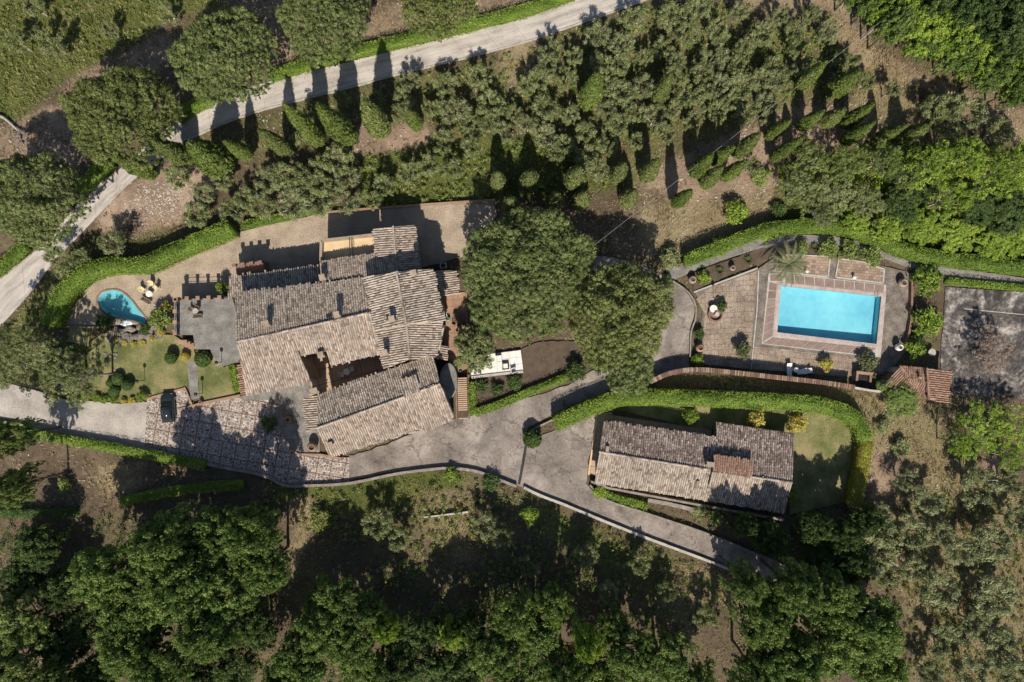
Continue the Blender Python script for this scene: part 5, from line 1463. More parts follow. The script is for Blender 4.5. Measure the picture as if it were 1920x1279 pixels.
def windows(root, slab, a, b, z, n, w=0.8, h=1.1, door=None, shutters=True):
    """n windows in the wall under the roof edge a-b of slab"""
    ip, cen = SIDES[slab.name]
    A, B = [min((Vector((x, y, 0)) for x, y in ip), key=lambda v: (v - (P(*q) - root.location).to_2d().to_3d()).length) for q in (a, b)]
    d = (B - A); L = d.length; d.normalize(); nrm = Vector((d.y, -d.x, 0)); rz = math.atan2(d.y, d.x)
    if nrm.dot((A + B) / 2 - cen) < 0: nrm = -nrm
    for i in range(n):
        c = A + d * L * (i + 0.5) / n
        isd = door is not None and i == door
        ww, hh, zz = (1.0, 2.1, 1.05) if isd else (w, h, z)
        f = MB()
        for s in (-1, 1): f.box(c + d * s * (ww / 2 + 0.05) + nrm * 0.02 + Vector((0, 0, zz)), (0.1, 0.14, hh + 0.2), rz)
        for s in (-1, 1): f.box(c + nrm * 0.02 + Vector((0, 0, zz + s * (hh / 2 + 0.05))), (ww, 0.14, 0.1), rz)
        fo = f.build('door' if isd else 'window', M['wood'] if isd else M['whitestone'], root)
        MB().box(c + Vector((0, 0, zz)) + nrm * 0.01, (ww, 0.06, hh), rz).build('door_leaf' if isd else 'pane', M['wood'] if isd else M['glass'], fo)
        if not isd:
            MB().box(c + nrm * 0.1 + Vector((0, 0, zz - hh / 2 - 0.14)), (ww + 0.3, 0.24, 0.07), rz).build('sill', M['whitestone'], fo)
            if shutters and L / n > 2.0:
                for s in (-1, 1): MB().box(c + d * s * (ww + 0.13) + nrm * 0.05 + Vector((0, 0, zz)), (ww * 0.55, 0.05, hh), rz).build('shutter', M['wood'], fo)

RP = {}
# ---- villa
villa = thing('villa', 'large rambling stone villa with many weathered tiled roofs', 'house', P(640, 600))
vw = MB()
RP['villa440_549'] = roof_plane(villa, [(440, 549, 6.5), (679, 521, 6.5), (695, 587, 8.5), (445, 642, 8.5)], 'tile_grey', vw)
RP['villa445_641'] = roof_plane(villa, [(445, 641, 8.48), (542, 620, 8.48), (583, 716, 6.4), (462, 742, 6.4)], 'tile_warm', vw)
RP['villa542_621'] = roof_plane(villa, [(542, 621, 8.46), (695, 587, 8.46), (714, 663, 6.7), (621, 686, 6.5), (611, 656, 7.15), (553, 671, 7.15)], 'tile_warm', vw)
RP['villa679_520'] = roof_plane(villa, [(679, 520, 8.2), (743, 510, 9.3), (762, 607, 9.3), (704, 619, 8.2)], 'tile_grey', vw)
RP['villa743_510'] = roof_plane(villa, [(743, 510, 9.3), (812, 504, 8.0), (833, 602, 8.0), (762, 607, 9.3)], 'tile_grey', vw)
RP['villa703_619'] = roof_plane(villa, [(703, 619, 7.5), (762, 608, 8.6), (769, 674, 8.6), (719, 692, 7.5)], 'tile_warm', vw)
RP['villa762_608'] = roof_plane(villa, [(762, 608, 8.6), (831, 603, 7.3), (820, 668, 7.3), (769, 674, 8.6)], 'tile_warm', vw)
RP['villa429_518'] = roof_plane(villa, [(429, 518, 3.7), (598, 498, 3.7), (600, 528, 4.4), (443, 550, 4.4), (429, 560, 4.4)], 'tile_grey', vw)
RP['villa599_489'] = roof_plane(villa, [(599, 489, 5.4), (703, 474, 5.4), (745, 508, 6.3), (602, 528, 6.25)], 'tile_warm', vw)
RP['villa699_430'] = roof_plane(villa, [(699, 430, 5.5), (737, 425, 6.2), (745, 508, 6.25), (703, 474, 5.6)], 'tile_warm', vw)
RP['villa737_425'] = roof_plane(villa, [(737, 425, 6.2), (777, 422, 5.4), (786, 508, 5.4), (745, 508, 6.2)], 'tile_warm', vw)
RP['villa816_509'] = roof_plane(villa, [(816, 509, 3.3), (856, 507, 2.8), (860, 552, 2.8), (825, 554, 3.3)], 'tile_warm', vw, inset=0.2)
RP['villa823_647'] = roof_plane(villa, [(823, 647, 3.3), (841, 650, 2.9), (836, 676, 2.9), (819, 671, 3.3)], 'tile_warm', vw, inset=0.2)
RP['villa444_684'] = roof_plane(villa, [(444, 684, 3.4), (462, 680, 3.9), (474, 740, 3.9), (455, 744, 3.4)], 'tile_red', vw, inset=0.2)
vw.build('wall', M['plaster'], villa)
ridge(villa, (445, 641, 8.55), (695, 586, 8.55), 'tile_warm')
ridge(villa, (743, 509, 9.35), (762, 608, 9.35), 'tile_warm')
ridge(villa, (762, 608, 8.65), (769, 675, 8.65), 'tile_warm')
ridge(villa, (737, 424, 6.25), (745, 509, 6.25), 'tile_warm')
ridge(villa, (703, 619, 7.65), (762, 607, 8.7), 'tile_warm')
ridge(villa, (762, 607, 8.7), (831, 602, 7.4), 'tile_warm')
ridge(villa, (530, 541, 6.65), (541, 622, 8.5), 'tile_grey')
for c in ((500, 607, 7.7, 1.5), (632, 590, 8.1, 1.4), (735, 598, 8.9, 1.1), (722, 661, 7.7, 1.5), (776, 512, 8.6, 0.9), (605, 520, 6.0, 1.0), (602, 665, 7.0, 0.7)):
    chimney(villa, *c, rz=0.22)
for px, py, z in ((618, 596, 8.2), (503, 622, 8.1)):       # roof lights
    p = P(px, py, z) - villa.location
    s = MB().box((p.x, p.y, z), (0.75, 0.8, 0.22), 0.22).build('skylight', M['iron'], villa)
    MB().box((p.x, p.y, z + 0.12), (0.55, 0.6, 0.04), 0.22).build('pane', M['glass'], s)
p = P(727, 601, 8.9) - villa.location
MB().lathe([(0.14, 0), (0.12, 0.7), (0.2, 0.72), (0.2, 0.8), (0.05, 0.95)], (p.x, p.y, 8.6), 10).build('vent_pipe', M['terracotta'], villa)
windows(villa, RP['villa743_510'], (812, 504, 8.0), (833, 602, 8.0), 5.6, 3); windows(villa, RP['villa743_510'], (812, 504, 8.0), (833, 602, 8.0), 2.0, 3, door=1)
windows(villa, RP['villa762_608'], (831, 603, 7.3), (820, 668, 7.3), 5.0, 2)
windows(villa, RP['villa542_621'], (714, 663, 6.7), (621, 686, 6.5), 4.7, 3); windows(villa, RP['villa542_621'], (714, 663, 6.7), (621, 686, 6.5), 1.6, 3, door=0)
windows(villa, RP['villa445_641'], (583, 716, 6.4), (462, 742, 6.4), 4.4, 3); windows(villa, RP['villa445_641'], (583, 716, 6.4), (462, 742, 6.4), 1.6, 3, door=1)
windows(villa, RP['villa429_518'], (429, 518, 3.7), (598, 498, 3.7), 2.0, 4); windows(villa, RP['villa737_425'], (777, 422, 5.4), (786, 508, 5.4), 3.6, 2)
# walled cream loggia on the north side
lg = [(604, 453), (700, 442), (703, 474), (603, 488)]
o, w = sheet('loggia_floor', lg, 4.0, M['cream'], villa, pz=4.0, depth=4.2)
o.location = -Vector(villa.location)
for a, b in (((602, 451), (700, 440)), ((602, 451), (601, 489))):
    A = P(*a, 4.9) - villa.location; B = P(*b, 4.9) - villa.location
    ribbon([(A.x, A.y), (B.x, B.y)], 0.34, -0.2, 4.9).build('parapet', M['plaster'], villa)
for f in (0.55, 0.6):
    A = P(602 + 98 * f, 451 - 11 * f, 4.6) - villa.location; B = P(602 + 101 * f, 488 - 15 * f, 4.6) - villa.location
    MB().tube([(A.x, A.y, 4.9), (B.x, B.y, 4.9)], 0.05).build('rail', M['iron'], villa)
# concrete roof terrace on the west side with brick pillars and iron rails
TZ = 2.5
terr = [(326, 561), (436, 556), (445, 600), (456, 676), (408, 687), (394, 655), (366, 655), (362, 628), (327, 628)]
o, w = sheet('terrace_slab', terr, TZ, M['concrete_dark'], villa, pz=TZ, depth=TZ + 0.2)
o.location = -Vector(villa.location)
def balustrade(root, pts, z0, h, n, matp='brick', name='pillar'):
    A = P(*pts[0], z0 + h) - root.location; B = P(*pts[1], z0 + h) - root.location
    rz = math.atan2(B.y - A.y, B.x - A.x)
    for i in range(n):
        c = A.lerp(B, i / (n - 1))
        pl = MB().box((c.x, c.y, z0 + h / 2), (0.4, 0.4, h), rz).build(name, M[matp], root)
        MB().box((c.x, c.y, z0 + h + 0.04), (0.5, 0.5, 0.08), rz).build('pillar_cap', M['terracotta'], pl)
    for z in (0.25, h * 0.85):
        MB().tube([(A.x, A.y, z0 + z), (B.x, B.y, z0 + z)], 0.03, 5).build('rail', M['iron'], root)
balustrade(villa, [(330, 560), (432, 557)], TZ, 1.0, 6)
balustrade(villa, [(328, 563), (328, 625)], TZ, 1.0, 4)
# crenellated brick balcony on the annex
A = P(437, 497, 3.5) - villa.location; B = P(489, 491, 3.5) - villa.location
rz = math.atan2(B.y - A.y, B.x - A.x); m = (A + B) / 2
bal = MB().box((m.x, m.y - 0.45, 1.2), ((B - A).length, 1.4, 2.6), rz).build('balcony', M['brick'], villa)
ribbon([(A.x, A.y), (B.x, B.y)], 0.3, 2.4, 3.0).build('balcony_parapet', M['brick'], bal)
for i in range(4):
    c = A.lerp(B, (i + 0.1) / 3.2); MB().box((c.x, c.y, 3.3), (0.5, 0.34, 0.6), rz).build('merlon', M['brick'], bal)
# outside steps at the terrace corner
for i in range(5):
    q = P(345 + 4 * i, 640 + i * 3, 1.2) - villa.location
    MB().box((q.x, q.y, 2.2 - 0.4 * i - 1.1), (1.6, 0.36, 2.2), 0.0).build('step', M['terracotta'], villa)
# half-round stair tower foot by the brick stairs
q = P(845, 715, 2.0) - villa.location
MB().lathe([(1.9, -0.2), (1.9, 2.0), (1.6, 2.05), (0.2, 2.1)], (q.x - 0.3, q.y, 0), 22, 0.62, 1.25).build('round_terrace', M['concrete_dark'], villa)

# ---- lower long house
lodge = thing('guest_house', 'long narrow stone house with two-sided tiled roof, below the villa courtyard', 'house', P(720, 770))
lwall = MB()
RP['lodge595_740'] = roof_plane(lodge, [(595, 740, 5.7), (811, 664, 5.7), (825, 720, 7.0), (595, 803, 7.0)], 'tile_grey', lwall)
RP['lodge595_803'] = roof_plane(lodge, [(595, 803, 7.0), (825, 720, 7.0), (851, 780, 5.6), (845, 790, 5.45), (793, 811, 5.4), (789, 803, 5.6), (618, 858, 5.5)], 'tile_warm', lwall)
RP['lodge567_748'] = roof_plane(lodge, [(567, 748, 4.4), (595, 741, 4.9), (597, 803, 4.9), (576, 808, 4.4)], 'tile_warm', lwall, inset=0.2)
RP['lodge752_712'] = roof_plane(lodge, [(752, 712, 6.85), (780, 702, 6.85), (787, 733, 7.3), (758, 743, 7.3)], 'tile_grey', lwall, floor=5.0, inset=0.12)
lwall.build('wall', M['plaster'], lodge)
ridge(lodge, (594, 803, 7.08), (825, 720, 7.08), 'tile_warm')
windows(lodge, RP['lodge595_803'], (789, 803, 5.6), (618, 858, 5.5), 3.8, 5); windows(lodge, RP['lodge595_803'], (789, 803, 5.6), (618, 858, 5.5), 1.4, 5, door=2, h=0.9)
windows(lodge, RP['lodge595_803'], (825, 720, 7.0), (851, 780, 5.6), 3.6, 2); windows(lodge, RP['lodge595_740'], (595, 740, 5.7), (811, 664, 5.7), 3.6, 5)
chimney(lodge, 620, 832, 5.7, 0.7, 0.5, 0.4, 0.35)
chimney(lodge, 590, 733, 4.8, 1.4, 0.8, 0.6, 0.35)

# ---- cottage by the lower drive
cot = thing('cottage', 'long low cottage with mossy tiled roof, inside the curved hedge', 'house', P(1300, 870))
cwall = MB()
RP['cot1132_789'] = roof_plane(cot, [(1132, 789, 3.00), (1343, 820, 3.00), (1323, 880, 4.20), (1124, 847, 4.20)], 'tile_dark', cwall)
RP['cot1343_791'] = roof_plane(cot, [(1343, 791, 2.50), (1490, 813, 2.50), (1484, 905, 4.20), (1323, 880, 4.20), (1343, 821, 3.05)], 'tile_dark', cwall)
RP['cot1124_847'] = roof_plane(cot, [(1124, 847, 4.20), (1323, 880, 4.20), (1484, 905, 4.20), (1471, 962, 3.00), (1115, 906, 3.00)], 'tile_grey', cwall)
RP['cot1338_853'] = roof_plane(cot, [(1338, 853, 4.55), (1413, 864, 4.55), (1410, 893, 4.90), (1337, 883, 4.90)], 'tile_red', cwall, floor=2.8, inset=0.12)
RP['cot1336_884'] = roof_plane(cot, [(1336, 884, 4.80), (1410, 894, 4.80), (1405, 925, 4.15), (1328, 913, 4.15)], 'tile_warm', cwall, floor=2.8, inset=0.12)
cwall.build('wall', M['plaster'], cot)
ridge(cot, (1123, 847, 4.27), (1325, 880, 4.27), 'tile_grey'); ridge(cot, (1410, 894, 4.27), (1485, 905, 4.27), 'tile_grey')
chimney(cot, 1331, 870, 4.0, 0.9, 0.9, 0.5, -0.15); chimney(cot, 1139, 842, 3.9, 0.5, 0.4, 0.7, -0.15, False); chimney(cot, 1309, 905, 3.5, 0.6, 0.4, 0.4, -0.15, False)
windows(cot, RP['cot1132_789'], (1132, 789, 3.0), (1343, 820, 3.0), 1.4, 5, door=2); windows(cot, RP['cot1124_847'], (1471, 962, 3.0), (1115, 906, 3.0), 1.5, 6)
windows(cot, RP['cot1343_791'], (1490, 813, 2.5), (1484, 905, 4.2), 1.3, 2); windows(cot, RP['cot1132_789'], (1132, 789, 3.0), (1124, 847, 4.2), 1.4, 1, door=0)
panels('cottage_walk', [(1120, 776), (1147, 772), (1148, 778), (1334, 806), (1334, 822), (1140, 795), (1124, 893), (1102, 890)], 0.06, M['pinkfloor'], M['brick'], (1.2, 1.2), R(-9), 0.04, 'paving_tile')
o = MB()
kerb('edging', [(1120, 775), (1103, 890)], 0.22, 0.2, M['cream'])

# ---- pool house
ph = thing('pool_house', 'small pool house with red hipped tile roof beside the old court', 'pavilion', P(1725, 720))
pwall = MB()
RP['ph1687_686'] = roof_plane(ph, [(1687, 686, 2.7), (1735, 689, 2.7), (1737, 720, 3.2), (1700, 712, 3.1)], 'tile_red', pwall, inset=0.2)
PHW = roof_plane(ph, [(1687, 686, 2.7), (1700, 712, 3.15), (1738, 747, 2.7), (1658, 722, 2.5)], 'tile_red', pwall, inset=0.2)
RP['ph1700_712'] = roof_plane(ph, [(1700, 712, 3.1), (1737, 720, 3.2), (1738, 747, 2.7)], 'tile_red', pwall, inset=0.2)
RP['ph1738_691'] = roof_plane(ph, [(1738, 691, 3.35), (1786, 695, 2.7), (1775, 756, 2.7), (1740, 749, 3.3)], 'tile_red', pwall, inset=0.2)
pwall.build('wall', M['plaster'], ph)
ridge(ph, (1738, 690, 3.4), (1741, 750, 3.4), 'tile_red'); ridge(ph, (1687, 686, 2.75), (1738, 747, 2.95), 'tile_red')
windows(ph, PHW, (1687, 686, 2.7), (1658, 722, 2.5), 1.2, 1, door=0)
MB().lathe([(0.16, 0), (0.14, 0.5), (0.25, 0.55), (0.05, 0.7)], tuple(P(1722, 707, 3.1) - ph.location), 10).build('vent_pipe', M['terracotta'], ph)
# ------------------------------------------------------------------ walls and fences
def wall(name, label, pts, w, h, mat, cap=None, smooth=True, cat='wall', zt=None):
    c = [(p.x, p.y) for p in W(pts, h * 0.9)]
    if smooth: c = [tuple(q) for q in catmull(c, 0.7)]
    o0 = Vector((c[0][0], c[0][1], 0))
    t = thing(name, label, cat, o0)
    loc = [(x - o0.x, y - o0.y) for x, y in c]
    ribbon(loc, w, -0.4, h, jitter=0.015).build('wall_body', M[mat], t)
    if cap: ribbon(loc, w + 0.05, h + 0.002, h + 0.06, jitter=0.012).build('coping', M[cap], t)
    return t, loc
wall('roadside_wall', 'curved low stone wall along the south side of paving and yard', [(272, 841), (400, 873), (470, 886), (505, 896), (533, 910), (570, 911), (655, 906), (740, 889), (800, 881), (840, 878), (885, 882), (920, 893), (968, 912)], 0.3, 0.5, 'stonewall', 'stonewall')
wall('roadside_wall', 'low stone wall along the lower drive down to the woods', [(982, 914), (1013, 929), (1060, 947), (1135, 978), (1216, 1010), (1341, 1057), (1435, 1098), (1520, 1142)], 0.3, 0.4, 'stonewall', 'whitestone')
wall('roadside_wall', 'dark retaining wall beneath the left driveway', [(-20, 787), (66, 801), (186, 826), (272, 841)], 0.3, 0.5, 'stonewall')
wall('retaining_wall', 'thin retaining wall between cottage terrace and lower drive', [(1106, 910), (1138, 938), (1216, 964), (1326, 1001), (1435, 1046)], 0.25, 0.4, 'stonewall')
wall('retaining_wall', 'pale ruined wall strip under the cottage front', [(1215, 938), (1250, 944), (1310, 958)], 0.5, 0.8, 'stonewall', smooth=False)
wall('retaining_wall', 'straight wall on the shaded slope with pale top', [(795, 970), (830, 966), (878, 960)], 0.2, 0.4, 'whitestone', smooth=False)
wall('retaining_wall', 'dark wall in front of the cottage south side', [(1108, 903), (1140, 915), (1300, 945), (1470, 975)], 0.3, 1.0, 'stonewall', smooth=False)
wall('garden_wall', 'thin wall closing the gravel court above the left lawn', [(110, 612), (150, 613), (186, 614)], 0.2, 0.3, 'stonewall', smooth=False)
wall('garden_wall', 'wall at the north edge of the gravel court', [(590, 400), (700, 391), (793, 384), (928, 375)], 0.25, 0.5, 'stonewall', 'terracotta', smooth=False)
wall('garden_wall', 'pale kerb wall on the drive island below the hedge', [(986, 812), (1010, 800), (1045, 783), (1100, 757), (1170, 733)], 0.2, 0.35, 'stonewall')
wall('garden_wall', 'curved wall between pool drive and patio', [(1262, 527), (1292, 549), (1305, 575), (1303, 602), (1296, 622), (1294, 670)], 0.18, 0.4, 'stonewall')
wall('patio_wall', 'wall closing the pool patio on its right side', [(1711, 514), (1709, 600), (1700, 652)], 0.3, 0.7, 'brick', smooth=False)
wall('patio_wall', 'brick wall piece beside the old court', [(1720, 598), (1718, 572)], 0.3, 0.6, 'brick', smooth=False)
# brick wall south of the pool: individual capping bricks
t, loc = wall('brick_wall', 'long curved red brick-capped wall below the pool patio', [(1218, 716), (1255, 700), (1300, 693), (1360, 697), (1450, 707), (1540, 717), (1600, 726)], 0.45, 1.9, 'stonewall')
mb = MB(); c = [Vector(p) for p in loc]
acc = 0.0
for i in range(1, len(c)):
    a, b = c[i - 1], c[i]; L = (b - a).length; d = (b - a) / L; s = 0.0
    while s < L - 0.1:
        q = a + d * (s + 0.13); mb.box((q.x, q.y, 1.96 + random.uniform(-0.02, 0.02)), (0.21, 0.62, 0.12), math.atan2(d.y, d.x) + random.uniform(-0.05, 0.05)); s += 0.26
o = mb.build('bricks', M['brick'], t); o['kind'] = 'stuff'
wall('garden_wall', 'pale end of the wall below the pool patio', [(1602, 727), (1630, 732), (1655, 735)], 0.3, 1.6, 'whitestone', smooth=False)
# brick edged bed at the car bay
wall('brick_edging', 'brick edging around the parking bay of the car', [(276, 748), (347, 728), (360, 760), (336, 768)], 0.3, 0.2, 'terracotta', smooth=False, cat='edging')
wall('brick_edging', 'brick edging between paving and the strip of lawn', [(360, 762), (376, 757), (410, 750), (450, 742)], 0.35, 0.3, 'terracotta', smooth=False, cat='edging')
wall('brick_edging', 'brick edging along the villa forecourt corner', [(543, 843), (560, 852), (600, 853), (640, 860)], 0.3, 0.25, 'terracotta', smooth=False, cat='edging')
wall('gate_track', 'dark gate track across the asphalt yard', [(986, 836), (980, 872), (973, 908)], 0.35, 0.03, 'iron', smooth=False, cat='gate track')

# brick stairs from the yard up to the villa patio
st = thing('brick_stairs', 'long straight brick staircase beside the lower house', 'stairs', P(868, 740))
for i in range(20):
    f = i / 20
    A = P(859 + (857 - 859) * f + 1, 785 - 79 * f); B = P(877 - 1 * f, 783 - 79 * f)
    q = (A + B) / 2 - st.location
    MB().box((q.x, q.y, 0.06 + f * 0.9 - 0.3), ((B - A).length, 0.185, 0.7), 0.04).build('step', M['pinkfloor'], st)
q0 = P(868, 745) - st.location
MB().box((q0.x, q0.y, 0.1), (1.25, 5.5, 0.3), 0.02).build('stair_base', M['soil'], st)
for x0, x1 in ((856, 855), (879.5, 878)):
    A = P(x0, 787, 0.6) - st.location; B = P(x1, 703, 0.6) - st.location
    ribbon([(A.x, A.y), (B.x, B.y)], 0.2, -0.2, 0.35).build('stringer', M['brick'], st)
# white patio above the stairs
wp = panels('white_patio', [(879, 668), (976, 656), (981, 694), (884, 704)], 0.3, M['white'], M['stonewall'], (0.9, 0.9), R(7), 0.03, 'paving_tile')
wall('patio_kerb', 'white curved kerb in front of the white patio', [(884, 708), (915, 704), (950, 700), (981, 697)], 0.35, 0.45, 'whitestone', cat='wall')

# ------------------------------------------------------------------ jars and pots
def jar(px, py, r, h, lab, mat='terracotta', plant=None, name='jar'):
    p = P(px, py, h * 0.8)
    t = thing(name, lab, 'jar' if name == 'jar' else 'pot', p - Vector((0, 0, p.z - 0.08)))
    MB().lathe([(r * 0.5, 0), (r * 0.85, h * 0.3), (r, h * 0.6), (r * 0.85, h * 0.86), (r * 0.62, h * 0.93), (r * 0.7, h), (r * 0.55, h), (r * 0.5, h * 0.8), (r * 0.1, h * 0.55)], n=20).build('body', M[mat], t, smooth=True)
    MB().lathe([(r * 0.5, h * 0.8), (r * 0.48, h * 0.82)], n=16).build('soil', M['soil'], t)
    return t
jar(585, 838, 0.68, 1.4, 'big terracotta jar at the lower house corner')
jar(540, 787, 0.5, 1.0, 'terracotta jar on the villa forecourt')
jar(530, 776, 0.3, 0.6, 'small brick-red pot beside the forecourt jar', name='pot')
jar(331, 491, 0.42, 0.7, 'terracotta pot on the gravel against the hedge', name='pot')
jar(1313, 652, 0.58, 1.2, 'big terracotta jar at the patio edge by the drive')
jar(1299, 524, 0.55, 1.0, 'pale jar at the path corner of the pool patio', 'plaster')
jar(1374, 502, 0.42, 0.9, 'pale jar on the planting bed left of the palm', 'plaster')
jar(1694, 530, 0.62, 1.1, 'ochre round pot at the upper right of the pool patio', 'ochre_tile', name='pot')
jar(1687, 651, 0.5, 1.3, 'white urn at the right side of the pool', 'white')
jar(376, 754, 0.3, 0.6, 'small brick-red pot at the end of the garden path', name='pot')
jar(840, 598, 0.3, 0.6, 'small dark green pot on the villa patio', 'green_metal', name='pot')
jar(407, 681, 0.3, 0.6, 'pale little pot at the foot of the terrace wall', 'plaster', name='pot')
jar(1550, 690, 0.5, 0.9, 'pot holding the yellow-green shrub below the pool', name='pot')

# ------------------------------------------------------------------ furniture
def round_table(px, py, r, lab, mat='white', z=0.05, h=0.72):
    p = P(px, py, z + h); t = thing('round_table', lab, 'table', (p.x, p.y, z))
    MB().lathe([(r * 0.96, h - 0.05), (r, h - 0.03), (r, h), (r * 0.5, h + 0.002)], n=22).build('tabletop', M[mat], t)
    MB().lathe([(r * 0.5, 0), (r * 0.45, 0.05), (0.05, 0.1), (0.05, h - 0.05)], n=12).build('pedestal', M[mat], t)
    return t
def chair(px, py, rz, lab, mat='white', seat=None, z=0.05, s=1.0):
    p = P(px, py, z + 0.45); t = thing('garden_chair', lab, 'chair', (p.x, p.y, z), rz); t.scale = (s, s, s)
    MB().box((0, 0, 0.43), (0.48, 0.46, 0.05)).build('seat', M[seat or mat], t)
    MB().box((0, 0.25, 0.7), (0.48, 0.05, 0.5), tilt=-0.18).build('backrest', M[seat or mat], t)
    for x in (-1, 1):
        for y in (-1, 1): MB().box((x * 0.21, y * 0.2, 0.2), (0.05, 0.05, 0.4)).build('leg', M[mat], t)
        MB().box((x * 0.25, 0.0, 0.63), (0.05, 0.45, 0.04)).build('armrest', M[mat], t)
    return t
def bench(px, py, rz, L, lab, mat='wood', z=0.05):
    p = P(px, py, z + 0.45); t = thing('bench', lab, 'bench', (p.x, p.y, z), rz)
    for y in (-0.17, 0, 0.17): MB().box((0, y, 0.43), (L, 0.13, 0.04)).build('seat_slat', M[mat], t)
    for zz in (0.62, 0.78): MB().box((0, 0.27, zz), (L, 0.04, 0.12)).build('back_slat', M[mat], t)
    for x in (-1, 1):
        for y in (-0.2, 0.24): MB().box((x * L * 0.43, y, 0.2 if y < 0 else 0.4), (0.07, 0.07, 0.4 if y < 0 else 0.85)).build('leg', M[mat], t)
    return t
def lounger(px, py, rz, lab, z=0.05, mat='white'):
    p = P(px, py, z + 0.35); t = thing('sun_lounger', lab, 'lounger', (p.x, p.y, z), rz)
    MB().box((0, -0.3, 0.33), (0.66, 1.3, 0.07)).build('seat', M[mat], t)
    MB().box((0, 0.62, 0.52), (0.66, 0.75, 0.06), tilt=0.55).build('backrest', M[mat], t)
    for x in (-1, 1):
        for y in (-0.8, 0.35): MB().box((x * 0.28, y, 0.15), (0.06, 0.06, 0.3)).build('leg', M[mat], t)
        MB().box((x * 0.36, 0.1, 0.5), (0.06, 0.5, 0.04)).build('armrest', M[mat], t)
    return t
round_table(279, 551, 0.42, 'white round table on the gravel by the small pool', z=0.0)
chair(267, 543, 0.9, 'yellow garden chair left of the white gravel table', 'white', 'yellow', 0.0, 1.15)
chair(284, 532, 0.1, 'yellow garden chair above the white gravel table', 'white', 'yellow', 0.0, 1.15)
chair(293, 540, -0.8, 'yellow garden chair right of the white gravel table', 'white', 'yellow', 0.0, 1.15)
bench(274, 562, R(150), 1.3, 'brown slatted bench beside the white gravel table', z=0.0)
round_table(366, 583, 0.36, 'pale round table on the concrete terrace', 'whitestone', z=TZ)
chair(360, 580, 1.2, 'brown chair left of the terrace table', 'wood', z=TZ); chair(370, 577, -0.3, 'brown chair above the terrace table', 'wood', z=TZ)
bench(370, 592, R(185), 1.1, 'brown bench below the terrace table', z=TZ)
round_table(650, 697, 0.45, 'white round table in the villa courtyard', z=0.06)
chair(641, 702, 1.7, 'white chair left of the courtyard table', z=0.06, s=1.1); chair(660, 692, -1.4, 'white chair right of the courtyard table', z=0.06, s=1.1)
round_table(1493, 694, 0.33, 'small white table between two white loungers', z=0.06)
lounger(1480, 694, R(4), 'left white lounger on the pool patio'); lounger(1508, 696, R(-82), 'right white lounger on the pool patio')
round_table(1748, 661, 0.5, 'pale round table near the court corner', 'whitestone', z=0.05, h=0.8)
round_table(1338, 579, 0.5, 'white oval table in the patio fountain corner', 'white', z=0.05, h=0.8)
tb = thing('dining_table', 'brown rectangular dining table on the villa patio', 'table', P(862, 596) + Vector((0, 0, 0.05)), R(-8))
MB().box((0, 0, 0.74), (1.7, 0.9, 0.05)).build('tabletop', M['wood'], tb)
for x in (-1, 1):
    for y in (-1, 1): MB().box((x * 0.75, y * 0.36, 0.36), (0.07, 0.07, 0.72)).build('leg', M['wood'], tb)
for px, py, rz, lab in ((852, 605, 2.6, 'left'), (861, 608, 3.0, 'middle'), (870, 606, 3.4, 'right')):
    chair(px, py, rz, '%s wooden chair below the patio dining table' % lab, 'wood')
# lounge set on the white patio
sf = thing('outdoor_sofa', 'white cushioned outdoor sofa on the white patio', 'sofa', P(936, 678) + Vector((0, 0, 0.31)), R(96))
MB().box((0, 0, 0.2), (1.7, 0.75, 0.3)).build('base', M['wood'], sf)
for x in (-0.42, 0.42): MB().box((x, -0.03, 0.42), (0.8, 0.7, 0.15)).build('cushion', M['white'], sf)
MB().box((0, 0.36, 0.6), (1.7, 0.16, 0.5)).build('backrest', M['white'], sf)
rt = thing('coffee_table', 'dark square coffee table with white inlay on the white patio', 'table', P(948, 686) + Vector((0, 0, 0.31)), R(6))
MB().box((0, 0, 0.36), (0.95, 0.95, 0.06)).build('tabletop', M['iron'], rt); MB().box((0, 0, 0.395), (0.6, 0.6, 0.01)).build('inlay', M['white'], rt)
for x in (-1, 1):
    for y in (-1, 1): MB().box((x * 0.4, y * 0.4, 0.17), (0.06, 0.06, 0.34)).build('leg', M['iron'], rt)
chair(962, 694, R(200), 'white armchair at the right end of the white patio', z=0.31, s=1.2)
ac = thing('air_conditioner', 'pale air-conditioning unit behind the villa annex', 'air conditioner', P(832, 499) + Vector((0, 0, 0.03)), 0.05)
MB().box((0, 0, 0.45), (0.85, 0.8, 0.9)).build('housing', M['whitestone'], ac); MB().lathe([(0.3, 0.9), (0.3, 0.93), (0.1, 0.93)], n=16).build('fan_grille', M['iron'], ac)
# barbecue / shower block below the pool
bb = thing('barbecue', 'brick barbecue block under the pool patio corner', 'barbecue', P(1612, 706) + Vector((0, 0, 0.05)), R(-6))
for x in (-1, 1): MB().box((x * 0.9, 0, 0.6), (0.3, 1.2, 1.2)).build('side_wall', M['brick'], bb)
MB().box((0, 0.45, 0.6), (1.5, 0.3, 1.2)).build('back_wall', M['brick'], bb); MB().box((0, -0.1, 0.7), (1.5, 0.75, 0.08)).build('grate', M['iron'], bb)
MB().box((0, 0.5, 1.26), (2.2, 0.4, 0.1)).build('mantel', M['terracotta'], bb)
# patio fountain corner left of pool
ft = thing('fountain', 'round brick fountain basin with pale spout on the patio', 'fountain', P(1340, 590) + Vector((0, 0, 0.05)))
MB().lathe([(1.0, 0), (1.0, 0.5), (0.8, 0.52), (0.78, 0.15), (0.1, 0.14)], n=22).build('basin', M['brick'], ft)
MB().lathe([(0.2, 0.1), (0.12, 0.5), (0.1, 1.0), (0.3, 1.1), (0.28, 1.16), (0.05, 1.12)], n=14).build('spout', M['whitestone'], ft)
